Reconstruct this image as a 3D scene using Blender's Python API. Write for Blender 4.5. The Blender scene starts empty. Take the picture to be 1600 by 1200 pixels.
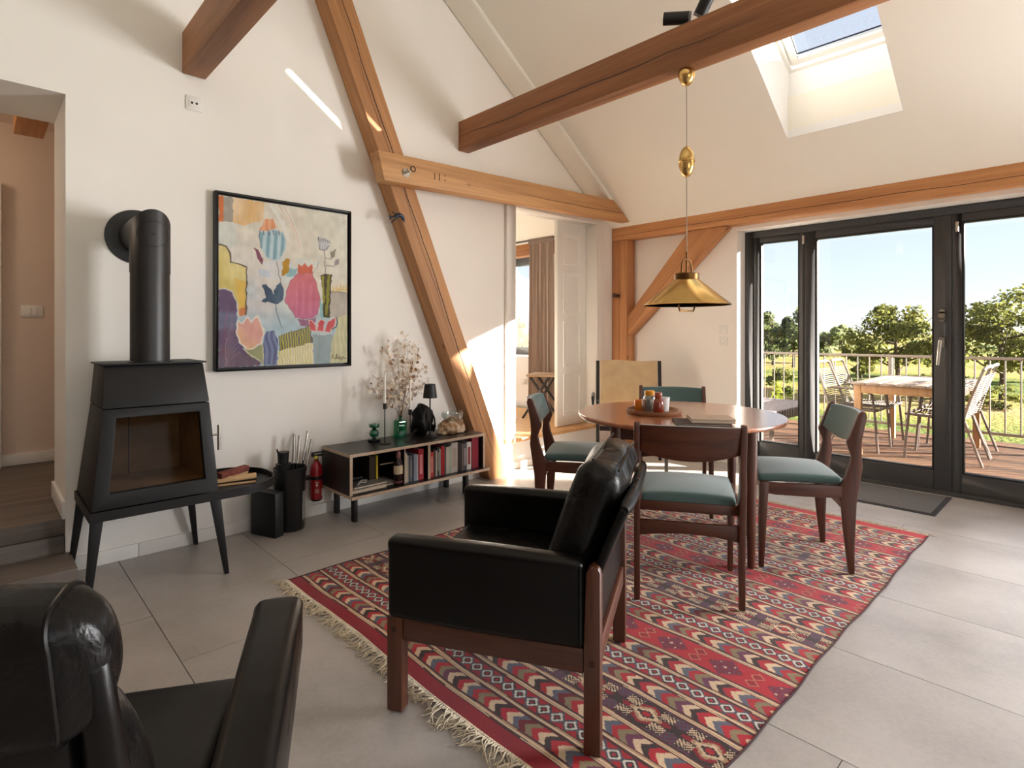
import bpy, bmesh, math, random
import numpy as np
from mathutils import Vector, Matrix
R = math.radians
random.seed(7)
SC = bpy.context.scene
COL = SC.collection

# ------------------------------------------------------------------ camera
CAM_H = 1.18
YAW = R(46.45)
cam = bpy.data.cameras.new('camera')
cam.sensor_width = 36.0
cam.lens = 881.0 / 1600.0 * 36.0
cam.shift_y = -(600.0 - 519.5) / 1600.0
cam.clip_start = 0.02
cam.clip_end = 2000
camo = bpy.data.objects.new('camera', cam)
COL.objects.link(camo)
camo.location = (0, 0, CAM_H)
camo.rotation_euler = (R(90), 0, YAW - R(90))
SC.camera = camo

# ------------------------------------------------------------------ sky, sun, exposure
SUN_FROM = Vector((0.863, -1.0, 0.327)).normalized()
world = bpy.data.worlds.new('world')
SC.world = world
world.use_nodes = True
wn = world.node_tree
wn.nodes.clear()
sky = wn.nodes.new('ShaderNodeTexSky')
sky.sky_type = 'NISHITA'
sky.sun_disc = False
sky.sun_elevation = math.asin(SUN_FROM.z)
sky.sun_rotation = math.atan2(SUN_FROM.x, SUN_FROM.y)
sky.altitude = 30
sky.air_density = 0.8
sky.dust_density = 0.25
sky.ozone_density = 1.2
bg = wn.nodes.new('ShaderNodeBackground')
bg.inputs['Strength'].default_value = 0.105
wo = wn.nodes.new('ShaderNodeOutputWorld')
hz = wn.nodes.new('ShaderNodeMixRGB')          # even summer haze over the whole sky
hz.inputs[0].default_value = 0.62
hz.inputs[2].default_value = (5.0, 5.4, 6.0, 1)
wn.links.new(sky.outputs[0], hz.inputs[1])
wn.links.new(hz.outputs[0], bg.inputs[0])
wn.links.new(bg.outputs[0], wo.inputs[0])

sun = bpy.data.lights.new('sun', 'SUN')
sun.energy = 26.0
sun.angle = R(0.6)
sun.color = (1.0, 0.91, 0.80)
suno = bpy.data.objects.new('sun', sun)
COL.objects.link(suno)
suno.rotation_euler = (-SUN_FROM).to_track_quat('-Z', 'Y').to_euler()
suno.location = SUN_FROM * 30

def area_light(name, loc, direction, sx, sy, power, color=(1, 1, 1)):
    l = bpy.data.lights.new(name, 'AREA')
    l.shape = 'RECTANGLE'
    l.size = sx
    l.size_y = sy
    l.energy = power
    l.color = color
    o = bpy.data.objects.new(name, l)
    COL.objects.link(o)
    o.location = loc
    o.rotation_euler = Vector(direction).to_track_quat('-Z', 'Y').to_euler()
    return o
# area lights added as fill, each set at an added window out of view
area_light('fill_side_window', (5.22, -1.60, 1.12), (-1, 0, 0), 1.6, 1.85, 250, (0.98, 0.98, 1.0))
area_light('fill_back_window', (0.6, -2.95, 1.35), (0, 1, 0), 2.8, 1.9, 16, (0.94, 0.97, 1.0))
area_light('fill_bedroom_window', (3.9, 6.33, 1.5), (0, -1, 0), 1.2, 1.1, 18, (1.0, 0.97, 0.93))

SC.view_settings.view_transform = 'Standard'
SC.view_settings.look = 'None'
SC.view_settings.gamma = 1.0
SC.view_settings.use_curve_mapping = False
SC.view_settings.exposure = 1.0
SC.cycles.use_denoising = True
SC.cycles.max_bounces = 10
SC.cycles.diffuse_bounces = 6
SC.cycles.glossy_bounces = 4
SC.cycles.transmission_bounces = 8
SC.cycles.transparent_max_bounces = 16
SC.cycles.sample_clamp_indirect = 6.0
SC.cycles.caustics_reflective = False
SC.cycles.caustics_refractive = False

# ------------------------------------------------------------------ mesh builder
class MB:
    def __init__(self):
        self.v = []; self.f = []
    def add(self, vs, fs, M=None):
        n = len(self.v)
        if M is not None:
            vs = [M @ Vector(p) for p in vs]
        self.v.extend([tuple(p) for p in vs])
        self.f.extend([tuple(i + n for i in q) for q in fs])
        return self
    def box(self, x0, x1, y0, y1, z0, z1, M=None):
        vs = [(x, y, z) for z in (z0, z1) for y in (y0, y1) for x in (x0, x1)]
        fs = [(0, 2, 3, 1), (4, 5, 7, 6), (0, 1, 5, 4), (2, 6, 7, 3), (0, 4, 6, 2), (1, 3, 7, 5)]
        return self.add(vs, fs, M)
    def hexa(self, bottom, top):
        # bottom / top : 4 points each in the same ring order (counter-clockwise seen from above)
        fs = [(3, 2, 1, 0), (4, 5, 6, 7)] + [(i, (i + 1) % 4, (i + 1) % 4 + 4, i + 4) for i in range(4)]
        return self.add(list(bottom) + list(top), fs)
    def prism(self, poly, a0, a1, axis='y', M=None):
        # poly: 2D outline; axis = extrusion axis. y: (x,z)  x: (y,z)  z: (x,y)
        def mk(p, a):
            return {'y': (p[0], a, p[1]), 'x': (a, p[0], p[1]), 'z': (p[0], p[1], a)}[axis]
        n = len(poly)
        vs = [mk(p, a0) for p in poly] + [mk(p, a1) for p in poly]
        fs = [tuple(range(n))[::-1], tuple(range(n, 2 * n))] + [(i, (i + 1) % n, (i + 1) % n + n, i + n) for i in range(n)]
        return self.add(vs, fs, M)
    def cyl(self, p0, p1, r0, r1=None, n=16, caps=True):
        r1 = r0 if r1 is None else r1
        p0 = Vector(p0); p1 = Vector(p1)
        d = (p1 - p0).normalized()
        a = d.orthogonal().normalized(); b = d.cross(a)
        vs = []
        for p, r in ((p0, r0), (p1, r1)):
            for i in range(n):
                t = 2 * math.pi * i / n
                vs.append(p + (a * math.cos(t) + b * math.sin(t)) * r)
        fs = [(i, (i + 1) % n, (i + 1) % n + n, i + n) for i in range(n)]
        if caps:
            fs += [tuple(range(n))[::-1], tuple(range(n, 2 * n))]
        return self.add(vs, fs)
    def tube(self, pts, rad, n=8, closed=False, up=None):
        pts = [Vector(p) for p in pts]
        m = len(pts)
        rs = rad if isinstance(rad, (list, tuple)) else [rad] * m
        a = None; vs = []
        for k in range(m):
            if closed:
                d = pts[(k + 1) % m] - pts[k - 1]
            else:
                d = pts[min(k + 1, m - 1)] - pts[max(k - 1, 0)]
            d.normalize()
            if a is None:
                a = d.orthogonal().normalized() if up is None else Vector(up)
            a = (a - d * a.dot(d))
            if a.length < 1e-6: a = d.orthogonal()
            a.normalize(); b = d.cross(a)
            for i in range(n):
                t = 2 * math.pi * (i + .5) / n
                vs.append(pts[k] + (a * math.cos(t) + b * math.sin(t)) * rs[k])
        fs = []
        for k in range(m if closed else m - 1):
            k2 = (k + 1) % m
            for i in range(n):
                j = (i + 1) % n
                fs.append((k * n + i, k * n + j, k2 * n + j, k2 * n + i))
        if not closed:
            fs += [tuple(range(n))[::-1], tuple(range((m - 1) * n, m * n))]
        return self.add(vs, fs)
    def lathe(self, prof, n=24, c=(0, 0, 0), M=None):
        # prof: (r,z) list bottom -> top, closed with caps where r>0
        vs = []; fs = []
        m = len(prof)
        for r, z in prof:
            for i in range(n):
                t = 2 * math.pi * i / n
                vs.append((c[0] + r * math.cos(t), c[1] + r * math.sin(t), c[2] + z))
        for k in range(m - 1):
            for i in range(n):
                j = (i + 1) % n
                fs.append((k * n + i, k * n + j, (k + 1) * n + j, (k + 1) * n + i))
        if prof[0][0] > 1e-5: fs.append(tuple(range(n))[::-1])
        if prof[-1][0] > 1e-5: fs.append(tuple(range((m - 1) * n, m * n)))
        return self.add(vs, fs, M)
    def cushion(self, sx, sy, sz, r, puff=(0, 0, 0), n=10, nz=4, M=None, fn=None):
        # rounded box centred on the origin, half extents sx,sy,sz, edge radius r, faces swollen by puff
        seen = {}; vs = []; fs = []
        cnt = (n, n, nz)
        hs = (sx, sy, sz)
        def pt(p):
            key = tuple(round(q, 5) for q in p)
            if key in seen: return seen[key]
            P = [p[i] * hs[i] for i in range(3)]
            q = [max(-(hs[i] - r), min(hs[i] - r, P[i])) for i in range(3)]
            d = Vector([P[i] - q[i] for i in range(3)])
            if d.length > 1e-9:
                mx = max(abs(d[i]) for i in range(3))
                d = d.normalized() * mx
            o = Vector(q) + d
            for i in range(3):
                j, k = [t for t in range(3) if t != i]
                o[i] += puff[i] * p[i] * (1 - p[j] ** 2) * (1 - p[k] ** 2)
            if fn: o = Vector(fn(o))
            seen[key] = len(vs); vs.append(tuple(o))
            return seen[key]
        def lin(c, h):
            # denser sampling near the edges
            out = []
            e = min(.9, r / h)
            for s in (-1, -1 + e * .3, -1 + e * .7): out.append(s)
            for i in range(c + 1): out.append(-1 + e + (2 - 2 * e) * i / c)
            for s in (1 - e * .7, 1 - e * .3, 1): out.append(s)
            return out
        L = [lin(cnt[i], hs[i]) for i in range(3)]
        for ax in range(3):
            j, k = [(1, 2), (2, 0), (0, 1)][ax]
            for sgn in (-1, 1):
                for u in range(len(L[j]) - 1):
                    for w in range(len(L[k]) - 1):
                        q = []
                        for a, b in ((u, w), (u + 1, w), (u + 1, w + 1), (u, w + 1)):
                            p = [0, 0, 0]; p[ax] = sgn; p[j] = L[j][a]; p[k] = L[k][b]
                            q.append(pt(p))
                        fs.append(tuple(q) if sgn > 0 else tuple(q[::-1]))
        return self.add(vs, fs, M)
    def mesh(self, name, smooth=False, angle=40):
        me = bpy.data.meshes.new(name)
        me.from_pydata(self.v, [], self.f)
        me.update()
        if smooth:
            me.polygons.foreach_set('use_smooth', [True] * len(me.polygons))
            me.set_sharp_from_angle(angle=R(angle))
        return me
    def build(self, name, mat, parent=None, smooth=False, angle=40, bevel=0, seg=2, loc=None, rot=None):
        me = self.mesh(name)
        if bevel:
            bm = bmesh.new(); bm.from_mesh(me)
            bmesh.ops.remove_doubles(bm, verts=bm.verts, dist=1e-5)
            ed = [e for e in bm.edges if len(e.link_faces) == 2 and e.calc_face_angle(0) > R(30)]
            bmesh.ops.bevel(bm, geom=ed, offset=bevel, segments=seg, affect='EDGES', profile=.5, clamp_overlap=True)
            bm.to_mesh(me); bm.free()
        if smooth or bevel:
            me.polygons.foreach_set('use_smooth', [True] * len(me.polygons))
            me.set_sharp_from_angle(angle=R(angle))
        return link(name, me, mat, parent, loc, rot)

def link(name, me, mat, parent=None, loc=None, rot=None):
    o = bpy.data.objects.new(name, me)
    COL.objects.link(o)
    if mat is not None:
        for m in (mat if isinstance(mat, (list, tuple)) else [mat]):
            me.materials.append(m)
    if parent is not None: o.parent = parent
    if loc is not None: o.location = loc
    if rot is not None: o.rotation_euler = rot
    return o
def tag(o, label, cat, group=None):
    o['label'] = label; o['category'] = cat
    if group: o['group'] = group
    return o
def struct(o):
    o['kind'] = 'structure'; return o
def thing(name, label, cat, loc=(0, 0, 0), rz=0.0, group=None):
    o = bpy.data.objects.new(name, None)
    COL.objects.link(o)
    o.empty_display_size = .05
    o.location = loc; o.rotation_euler = (0, 0, rz)
    return tag(o, label, cat, group)
def copy_tree(o, parent=None):
    c = o.copy(); COL.objects.link(c)
    if parent is not None: c.parent = parent
    for ch in list(o.children):
        copy_tree(ch, c)
    return c
def recentre(o):
    # put the origin of a world-space mesh at the centre of its base
    me = o.data
    xs = [v.co for v in me.vertices]
    c = Vector(((min(p.x for p in xs) + max(p.x for p in xs)) / 2, (min(p.y for p in xs) + max(p.y for p in xs)) / 2, min(p.z for p in xs)))
    me.transform(Matrix.Translation(-c)); o.location = c
    return o

# ------------------------------------------------------------------ materials
def s2l(c):
    c = c / 255.0
    return c / 12.92 if c <= .04045 else ((c + .055) / 1.055) ** 2.4
def C(r, g, b):
    return (s2l(r), s2l(g), s2l(b), 1)
MATS = {}
def nodes_of(name):
    m = bpy.data.materials.new(name)
    m.use_nodes = True
    nt = m.node_tree
    p = nt.nodes['Principled BSDF']
    return m, nt, p
def N(nt, typ, **kw):
    n = nt.nodes.new(typ)
    for k, v in kw.items():
        if k.startswith('i_'):
            key = k[2:]
            key = int(key) if key.isdigit() else key.replace('_', ' ')
            n.inputs[key].default_value = v
        else:
            setattr(n, k, v)
    return n
def ramp(nt, stops):
    n = nt.nodes.new('ShaderNodeValToRGB')
    e = n.color_ramp.elements
    e[0].position, e[0].color = stops[0]
    e[1].position, e[1].color = stops[-1]
    for pos, col in stops[1:-1]:
        x = e.new(pos); x.color = col
    return n
def mapping(nt, scale=(1, 1, 1), loc=(0, 0, 0), coord='Object'):
    tc = N(nt, 'ShaderNodeTexCoord')
    mp = N(nt, 'ShaderNodeMapping')
    mp.inputs['Scale'].default_value = scale
    mp.inputs['Location'].default_value = loc
    nt.links.new(tc.outputs[coord], mp.inputs[0])
    return mp
def bump(nt, p, src, strength=.2, dist=.01):
    b = N(nt, 'ShaderNodeBump')
    b.inputs['Strength'].default_value = strength
    b.inputs['Distance'].default_value = dist
    nt.links.new(src, b.inputs['Height'])
    nt.links.new(b.outputs[0], p.inputs['Normal'])
    return b
def plain(name, col, rough=.6, metal=0.0, noise=0.0, nscale=30, bumps=0.0, bscale=200, spec=.5, coat=0.0, sheen=0.0):
    m, nt, p = nodes_of(name)
    p.inputs['Base Color'].default_value = col
    p.inputs['Roughness'].default_value = rough
    p.inputs['Metallic'].default_value = metal
    p.inputs['Specular IOR Level'].default_value = spec
    p.inputs['Coat Weight'].default_value = coat
    p.inputs['Sheen Weight'].default_value = sheen
    mp = mapping(nt)
    nz = N(nt, 'ShaderNodeTexNoise'); nz.inputs['Scale'].default_value = nscale; nz.inputs['Detail'].default_value = 4
    nt.links.new(mp.outputs[0], nz.inputs['Vector'])
    if noise:
        hi = tuple(min(1, c * (1 + noise)) for c in col[:3]) + (1,)
        lo = tuple(c * (1 - noise) for c in col[:3]) + (1,)
        rp = ramp(nt, [(.3, lo), (.7, hi)])
        nt.links.new(nz.outputs['Fac'], rp.inputs[0])
        nt.links.new(rp.outputs[0], p.inputs['Base Color'])
    if bumps:
        nb = N(nt, 'ShaderNodeTexNoise'); nb.inputs['Scale'].default_value = bscale; nb.inputs['Detail'].default_value = 3
        nt.links.new(mp.outputs[0], nb.inputs['Vector'])
        bump(nt, p, nb.outputs['Fac'], bumps, .002)
    MATS[name] = m
    return m
def wood(name, dark, light, rough=.5, axis=0, grain=14.0, along=.6, knots=False, coat=0.0, dark2=None, bump_s=.15):
    # grain runs along the object's local axis
    m, nt, p = nodes_of(name)
    sc = [grain] * 3; sc[axis] = along
    mp = mapping(nt, sc)
    n1 = N(nt, 'ShaderNodeTexNoise'); n1.inputs['Scale'].default_value = 1.0; n1.inputs['Detail'].default_value = 6; n1.inputs['Roughness'].default_value = .6; n1.inputs['Distortion'].default_value = .6
    nt.links.new(mp.outputs[0], n1.inputs['Vector'])
    sc2 = [grain * 9] * 3; sc2[axis] = along * 5
    mp2 = mapping(nt, sc2)
    n2 = N(nt, 'ShaderNodeTexNoise'); n2.inputs['Scale'].default_value = 1.0; n2.inputs['Detail'].default_value = 3
    nt.links.new(mp2.outputs[0], n2.inputs['Vector'])
    mx = N(nt, 'ShaderNodeMath', operation='MULTIPLY_ADD'); mx.inputs[1].default_value = .35
    nt.links.new(n2.outputs['Fac'], mx.inputs[0]); nt.links.new(n1.outputs['Fac'], mx.inputs[2])
    rp = ramp(nt, [(.42, dark), (.62, tuple((a + b) / 2 for a, b in zip(dark, light))), (.82, light)])
    nt.links.new(mx.outputs[0], rp.inputs[0])
    col = rp.outputs[0]
    if knots:
        mk = mapping(nt, tuple(3.4 if i != axis else 2.0 for i in range(3)))
        vo = N(nt, 'ShaderNodeTexVoronoi'); vo.inputs['Scale'].default_value = 1.0; vo.inputs['Randomness'].default_value = 1.0
        nt.links.new(mk.outputs[0], vo.inputs['Vector'])
        kr = ramp(nt, [(.0, (.9, .9, .9, 1)), (.055, (.75, .75, .75, 1)), (.085, (0, 0, 0, 1))])
        nt.links.new(vo.outputs['Distance'], kr.inputs[0])
        mixk = N(nt, 'ShaderNodeMixRGB', blend_type='MIX')
        mixk.inputs[2].default_value = dark2 or tuple(c * .4 for c in dark[:3]) + (1,)
        nt.links.new(kr.outputs[0], mixk.inputs[0]); nt.links.new(col, mixk.inputs[1])
        col = mixk.outputs[0]
    nt.links.new(col, p.inputs['Base Color'])
    p.inputs['Roughness'].default_value = rough
    p.inputs['Coat Weight'].default_value = coat
    p.inputs['Coat Roughness'].default_value = .25
    if bump_s: bump(nt, p, mx.outputs[0], bump_s, .003)
    MATS[name] = m
    return m
def glass(name, tint=(1, 1, 1, 1), refl=.06, rough=0.0):
    # thin pane: mostly clear with a constant weak mirror reflection
    m = bpy.data.materials.new(name); m.use_nodes = True
    nt = m.node_tree; nt.nodes.clear()
    tr = N(nt, 'ShaderNodeBsdfTransparent'); tr.inputs[0].default_value = tint
    gl = N(nt, 'ShaderNodeBsdfGlossy'); gl.inputs['Roughness'].default_value = rough
    mx = N(nt, 'ShaderNodeMixShader'); mx.inputs[0].default_value = refl
    lw = N(nt, 'ShaderNodeLayerWeight'); lw.inputs['Blend'].default_value = .5
    pw_ = N(nt, 'ShaderNodeMath', operation='POWER'); pw_.inputs[1].default_value = 5.0
    mu = N(nt, 'ShaderNodeMath', operation='MULTIPLY_ADD'); mu.inputs[1].default_value = .6; mu.inputs[2].default_value = refl
    nt.links.new(lw.outputs['Facing'], pw_.inputs[0]); nt.links.new(pw_.outputs[0], mu.inputs[0]); mu.use_clamp = True
    nt.links.new(mu.outputs[0], mx.inputs[0])
    out = N(nt, 'ShaderNodeOutputMaterial')
    nt.links.new(tr.outputs[0], mx.inputs[1]); nt.links.new(gl.outputs[0], mx.inputs[2]); nt.links.new(mx.outputs[0], out.inputs[0])
    MATS[name] = m
    return m
def vcol(name, rough=.9, attr='paint', bscale=300, bumps=.3, dist=.002, sheen=0.0):
    m, nt, p = nodes_of(name)
    a = N(nt, 'ShaderNodeVertexColor'); a.layer_name = attr
    nt.links.new(a.outputs[0], p.inputs['Base Color'])
    p.inputs['Roughness'].default_value = rough
    p.inputs['Specular IOR Level'].default_value = .25
    p.inputs['Sheen Weight'].default_value = sheen
    mp = mapping(nt)
    nb = N(nt, 'ShaderNodeTexNoise'); nb.inputs['Scale'].default_value = bscale; nb.inputs['Detail'].default_value = 3
    nt.links.new(mp.outputs[0], nb.inputs['Vector'])
    bump(nt, p, nb.outputs['Fac'], bumps, dist)
    MATS[name] = m
    return m

plain('wall_white', C(242, 238, 231), .9, noise=.015, nscale=2, bumps=.08, bscale=120, spec=.2)
plain('ceiling_white', C(244, 241, 230), .92, noise=.012, nscale=1.5, bumps=.06, bscale=100, spec=.2)
plain('trim_white', C(238, 235, 229), .45, noise=.01, nscale=4)
plain('lacquer_white', C(240, 238, 233), .3, noise=.01)
plain('plastic_white', C(236, 233, 226), .4)
plain('hall_paint', C(226, 208, 192), .9, noise=.01, bumps=.06, bscale=120, spec=.2)
plain('frame_anthracite', C(66, 66, 67), .42, noise=.06, nscale=60, spec=.4)
plain('gasket_black', C(22, 22, 23), .6)
plain('metal_steel', C(196, 190, 180), .28, 1.0, noise=.05)
plain('metal_black', C(28, 27, 27), .45, noise=.08, nscale=80, spec=.4)
plain('stove_black', C(24, 23, 23), .5, noise=.10, nscale=120, bumps=.12, bscale=500, spec=.32)
plain('pipe_black', C(34, 32, 31), .42, noise=.08, nscale=90, bumps=.1, bscale=500, spec=.5)
plain('fire_brick', C(150, 126, 98), .9, noise=.25, nscale=9, bumps=.3, bscale=60)
plain('brass', C(214, 178, 112), .20, 1.0, noise=.10, nscale=14, bumps=.04, bscale=90)
plain('brass_dark', C(110, 78, 44), .35, 1.0, noise=.10)
plain('cable_grey', C(150, 140, 124), .6)
plain('book_page', C(226, 214, 192), .9, noise=.05, nscale=90)
plain('rubber_dark', C(52, 52, 54), .8)
plain('fabric_beige', C(186, 162, 126), .7, noise=.08, nscale=12, bumps=.25, bscale=160, sheen=.1)
plain('curtain_mauve', C(166, 146, 134), .9, noise=.05, nscale=80, bumps=.2, bscale=400, sheen=.3)
plain('candle_white', C(240, 236, 226), .5)
plain('ceramic_white', C(232, 232, 232), .35)
plain('red_paint', C(158, 24, 34), .3, noise=.03, coat=.4)
plain('fringe_cotton', C(206, 192, 168), .95, noise=.18, nscale=60, bumps=.2, bscale=400)
plain('plywood_edge', C(200, 178, 154), .6, noise=.12, nscale=40)
plain('laminate_black', C(36, 33, 32), .32, noise=.06, nscale=50, spec=.5)
plain('twine_cream', C(214, 196, 172), .9, noise=.15, nscale=60)
plain('rope_beige', C(126, 116, 105), .85, noise=.12, nscale=80)
plain('alu_brown', C(104, 92, 84), .5, noise=.05)
plain('rail_paint', C(120, 108, 98), .5, noise=.08)
plain('cushion_grey', C(112, 104, 106), .9, noise=.05, nscale=70, bumps=.2, bscale=300)
plain('bark', C(74, 62, 48), .95, noise=.3, nscale=8, bumps=.6, bscale=30)
plain('soot_black', C(16, 16, 17), .45, noise=.1, spec=.5)
plain('plastic_black', C(20, 20, 21), .38, noise=.1, spec=.5)
plain('back_wall_dark', C(120, 108, 98), .9, noise=.05, nscale=3, bumps=.1, bscale=90, spec=.2)  # unseen walls made dark to cut the bounce light in the room
plain('reveal_white', C(240, 240, 238), .85, spec=.2)

def leather(name, col, rough=.34, wr=.25, scale=7):
    m, nt, p = nodes_of(name)
    p.inputs['Base Color'].default_value = col
    p.inputs['Specular IOR Level'].default_value = .24
    mp = mapping(nt)
    v = N(nt, 'ShaderNodeTexVoronoi'); v.inputs['Scale'].default_value = 420
    w = N(nt, 'ShaderNodeTexNoise'); w.inputs['Scale'].default_value = scale; w.inputs['Detail'].default_value = 3; w.inputs['Distortion'].default_value = 1.2
    nt.links.new(mp.outputs[0], v.inputs['Vector']); nt.links.new(mp.outputs[0], w.inputs['Vector'])
    a = N(nt, 'ShaderNodeMath', operation='MULTIPLY_ADD'); a.inputs[1].default_value = .02
    nt.links.new(v.outputs['Distance'], a.inputs[0]); nt.links.new(w.outputs['Fac'], a.inputs[2])
    bump(nt, p, a.outputs[0], wr, .03)
    rr = ramp(nt, [(.3, (rough * .8,) * 3 + (1,)), (.7, (rough * 1.3,) * 3 + (1,))])
    nt.links.new(w.outputs['Fac'], rr.inputs[0]); nt.links.new(rr.outputs[0], p.inputs['Roughness'])
    MATS[name] = m
    return m
leather('leather_smooth', C(11, 9, 8), .34, .05, 4)
leather('leather_soft', C(12, 10, 9), .31, .22, 12)

PD, PL = C(150, 92, 48), C(206, 146, 88)
wood('pine_x', PD, PL, .6, 0, 9, .5, knots=True, dark2=C(96, 54, 30))
wood('pine_dark', C(122, 72, 38), C(176, 116, 66), .62, 0, 9, .5, knots=True, dark2=C(78, 44, 26))
wood('teak_z', C(54, 28, 19), C(94, 53, 35), .38, 2, 26, 1.6, coat=.15)
wood('teak_x', C(54, 28, 19), C(94, 53, 35), .38, 0, 26, 1.6, coat=.15)
wood('teak_y', C(54, 28, 19), C(94, 53, 35), .38, 1, 26, 1.6, coat=.15)
wood('table_teak', C(140, 82, 52), C(186, 118, 76), .25, 0, 10, .8, coat=1.0, bump_s=.02)
wood('tray_wood', C(112, 78, 56), C(158, 116, 84), .5, 0, 22, 1.2)
wood('oak_floor', C(186, 138, 86), C(216, 170, 116), .45, 1, 9, .5, bump_s=.05)
wood('deck_wood', C(84, 60, 42), C(124, 90, 64), .8, 1, 34, .6, bump_s=.6)
wood('deck_wood_b', C(62, 44, 32), C(100, 72, 52), .8, 1, 34, .6, bump_s=.6)
wood('deck_wood_c', C(94, 68, 48), C(136, 100, 72), .8, 1, 34, .6, bump_s=.6)
wood('teak_light', C(150, 108, 70), C(180, 138, 96), .55, 2, 18, 1.0)
wood('teak_light_x', C(134, 116, 102), C(160, 142, 128), .5, 0, 18, 1.0)
wood('firewood', C(176, 130, 84), C(222, 184, 136), .85, 0, 40, 3)
wood('step_dark', C(86, 78, 72), C(120, 108, 98), .55, 0, 12, .8, bump_s=.04)
glass('pane_clear', (1, 1, 1, 1), .05)
glass('pane_soot', (.78, .72, .64, 1), .004, .05)
glass('glass_clear', (.90, .92, .92, 1), .12)
glass('glass_green', (.26, .80, .62, 1), .10)
glass('glass_amber', (.82, .48, .10, 1), .14)
glass('glass_red', (.36, .07, .02, 1), .14)
M = MATS
# ------------------------------------------------------------------ the room shell
GY = 3.52          # inner face of the gable wall
WX = 4.92          # inner face of the terrace wall
OX = 5.47          # outer face of the terrace wall
BY = -2.70         # inner face of the wall behind the camera
LX = -1.30         # inner face of the far left wall
RIDGE = 1.30
def roofz(x):
    if x < RIDGE: x = 2 * RIDGE - x
    return 2.252 + .71 * (4.77 - x)

def tile_material():
    m, nt, p = nodes_of('floor_tile')
    mp = mapping(nt)
    oi = N(nt, 'ShaderNodeObjectInfo')
    n1 = N(nt, 'ShaderNodeTexNoise'); n1.inputs['Scale'].default_value = 2.2; n1.inputs['Detail'].default_value = 8; n1.inputs['Roughness'].default_value = .6
    n2 = N(nt, 'ShaderNodeTexNoise'); n2.inputs['Scale'].default_value = 60; n2.inputs['Detail'].default_value = 4
    add = N(nt, 'ShaderNodeVectorMath', operation='ADD')
    nt.links.new(mp.outputs[0], add.inputs[0]); nt.links.new(oi.outputs['Random'], add.inputs[1])
    nt.links.new(add.outputs[0], n1.inputs['Vector']); nt.links.new(mp.outputs[0], n2.inputs['Vector'])
    mx = N(nt, 'ShaderNodeMath', operation='MULTIPLY_ADD'); mx.inputs[1].default_value = .25
    nt.links.new(n2.outputs['Fac'], mx.inputs[0]); nt.links.new(n1.outputs['Fac'], mx.inputs[2])
    rp = ramp(nt, [(.4, C(158, 152, 147)), (.62, C(176, 170, 165)), (.85, C(190, 184, 179))])
    nt.links.new(mx.outputs[0], rp.inputs[0]); nt.links.new(rp.outputs[0], p.inputs['Base Color'])
    p.inputs['Roughness'].default_value = .34
    p.inputs['Specular IOR Level'].default_value = .5
    bump(nt, p, n2.outputs['Fac'], .06, .002)
    return m
TILE = tile_material()
plain('grout', C(74, 70, 67), .95)
fl = struct(MB().box(LX - .1, OX - .3, BY - .1, GY + .6, -.12, -.012).build('floor', M['grout']))
# large floor tiles, 0.6 x 1.2 m, one object each
x0 = .533 - 4 * .6
offs = {3: 2.28 - .75, 4: 2.28, 5: 1.70, 6: 1.15, 7: 3.15, 8: 1.00, 9: .85, 10: 1.22}
tile_cache = {}
for k in range(12):
    xa = x0 + .6 * k; xb = xa + .6
    xa, xb = max(xa, LX), min(xb, 5.14)
    if xb - xa < .03: continue
    y = offs.get(k, .3 * k) % 1.2 + BY - 1.2 - (BY % 1.2)
    while y < GY:
        ya, yb = max(y, BY), min(y + 1.2, GY)
        if yb - ya > .02:
            w, d = round(xb - xa, 4), round(yb - ya, 4)
            if (w, d) not in tile_cache:
                g = .0016
                tile_cache[(w, d)] = MB().box(-w / 2 + g, w / 2 - g, -d / 2 + g, d / 2 - g, -.012, 0).mesh('tile')
                tile_cache[(w, d)].materials.append(TILE)
            link('tile', tile_cache[(w, d)], None, fl, ((xa + xb) / 2, (ya + yb) / 2, 0))
        y += 1.2

def gable_piece(mb, xa, xb, z0, y0, y1):
    # wall slice whose top follows the roof
    mb.hexa([(xa, y0, z0), (xb, y0, z0), (xb, y1, z0), (xa, y1, z0)],
            [(xa, y0, roofz(xa) + .04), (xb, y0, roofz(xb) + .04), (xb, y1, roofz(xb) + .04), (xa, y1, roofz(xa) + .04)])
HALL_R, HALL_T = .319, 2.352
DW0, DW1, DWT = 3.36, 4.52, 2.275
g = MB()
gable_piece(g, LX - .2, HALL_R, HALL_T, GY, GY + .54)
g.box(LX - .2, -.95, GY, GY + .54, 0, HALL_T)
gable_piece(g, HALL_R, .62, 0, GY, GY + .54)
gable_piece(g, .62, RIDGE, 0, GY, GY + .16)
gable_piece(g, RIDGE, DW0, 0, GY, GY + .16)
gable_piece(g, DW0, DW1, DWT, GY, GY + .16)
gable_piece(g, DW1, OX, 0, GY, GY + .16)
struct(g.build('wall_left', M['wall_white']))

w = MB()
DT = 2.09
w.box(WX, OX, 2.262, 4.70, 0, 2.30)
w.box(WX, OX, -.26, 2.262, DT, 2.30)
w.box(WX, OX, -.70, -.26, 0, 2.30)
w.box(WX, OX, -2.50, -.70, DT, 2.30)
w.box(WX, OX, -2.50, -.70, 0, .10)
w.box(WX, OX, BY - .1, -2.50, 0, 2.30)
w.box(WX, OX, 4.70, 5.72, 0, .88)
w.box(WX, OX, 4.70, 5.72, 2.19, 2.30)
w.box(WX, OX, 5.72, 6.4, 0, 2.30)
struct(w.build('wall_right', M['wall_white']))
w = MB()
for xa, xb, za in ((LX - .2, -.8, 0), (2.0, OX, 0)):
    pts = [xa, xb] if not (xa < RIDGE < xb) else [xa, RIDGE, xb]
    for p_, q_ in zip(pts, pts[1:]): gable_piece(w, p_, q_, za, BY - .2, BY)
gable_piece(w, -.8, RIDGE, 2.3, BY - .2, BY)
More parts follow.
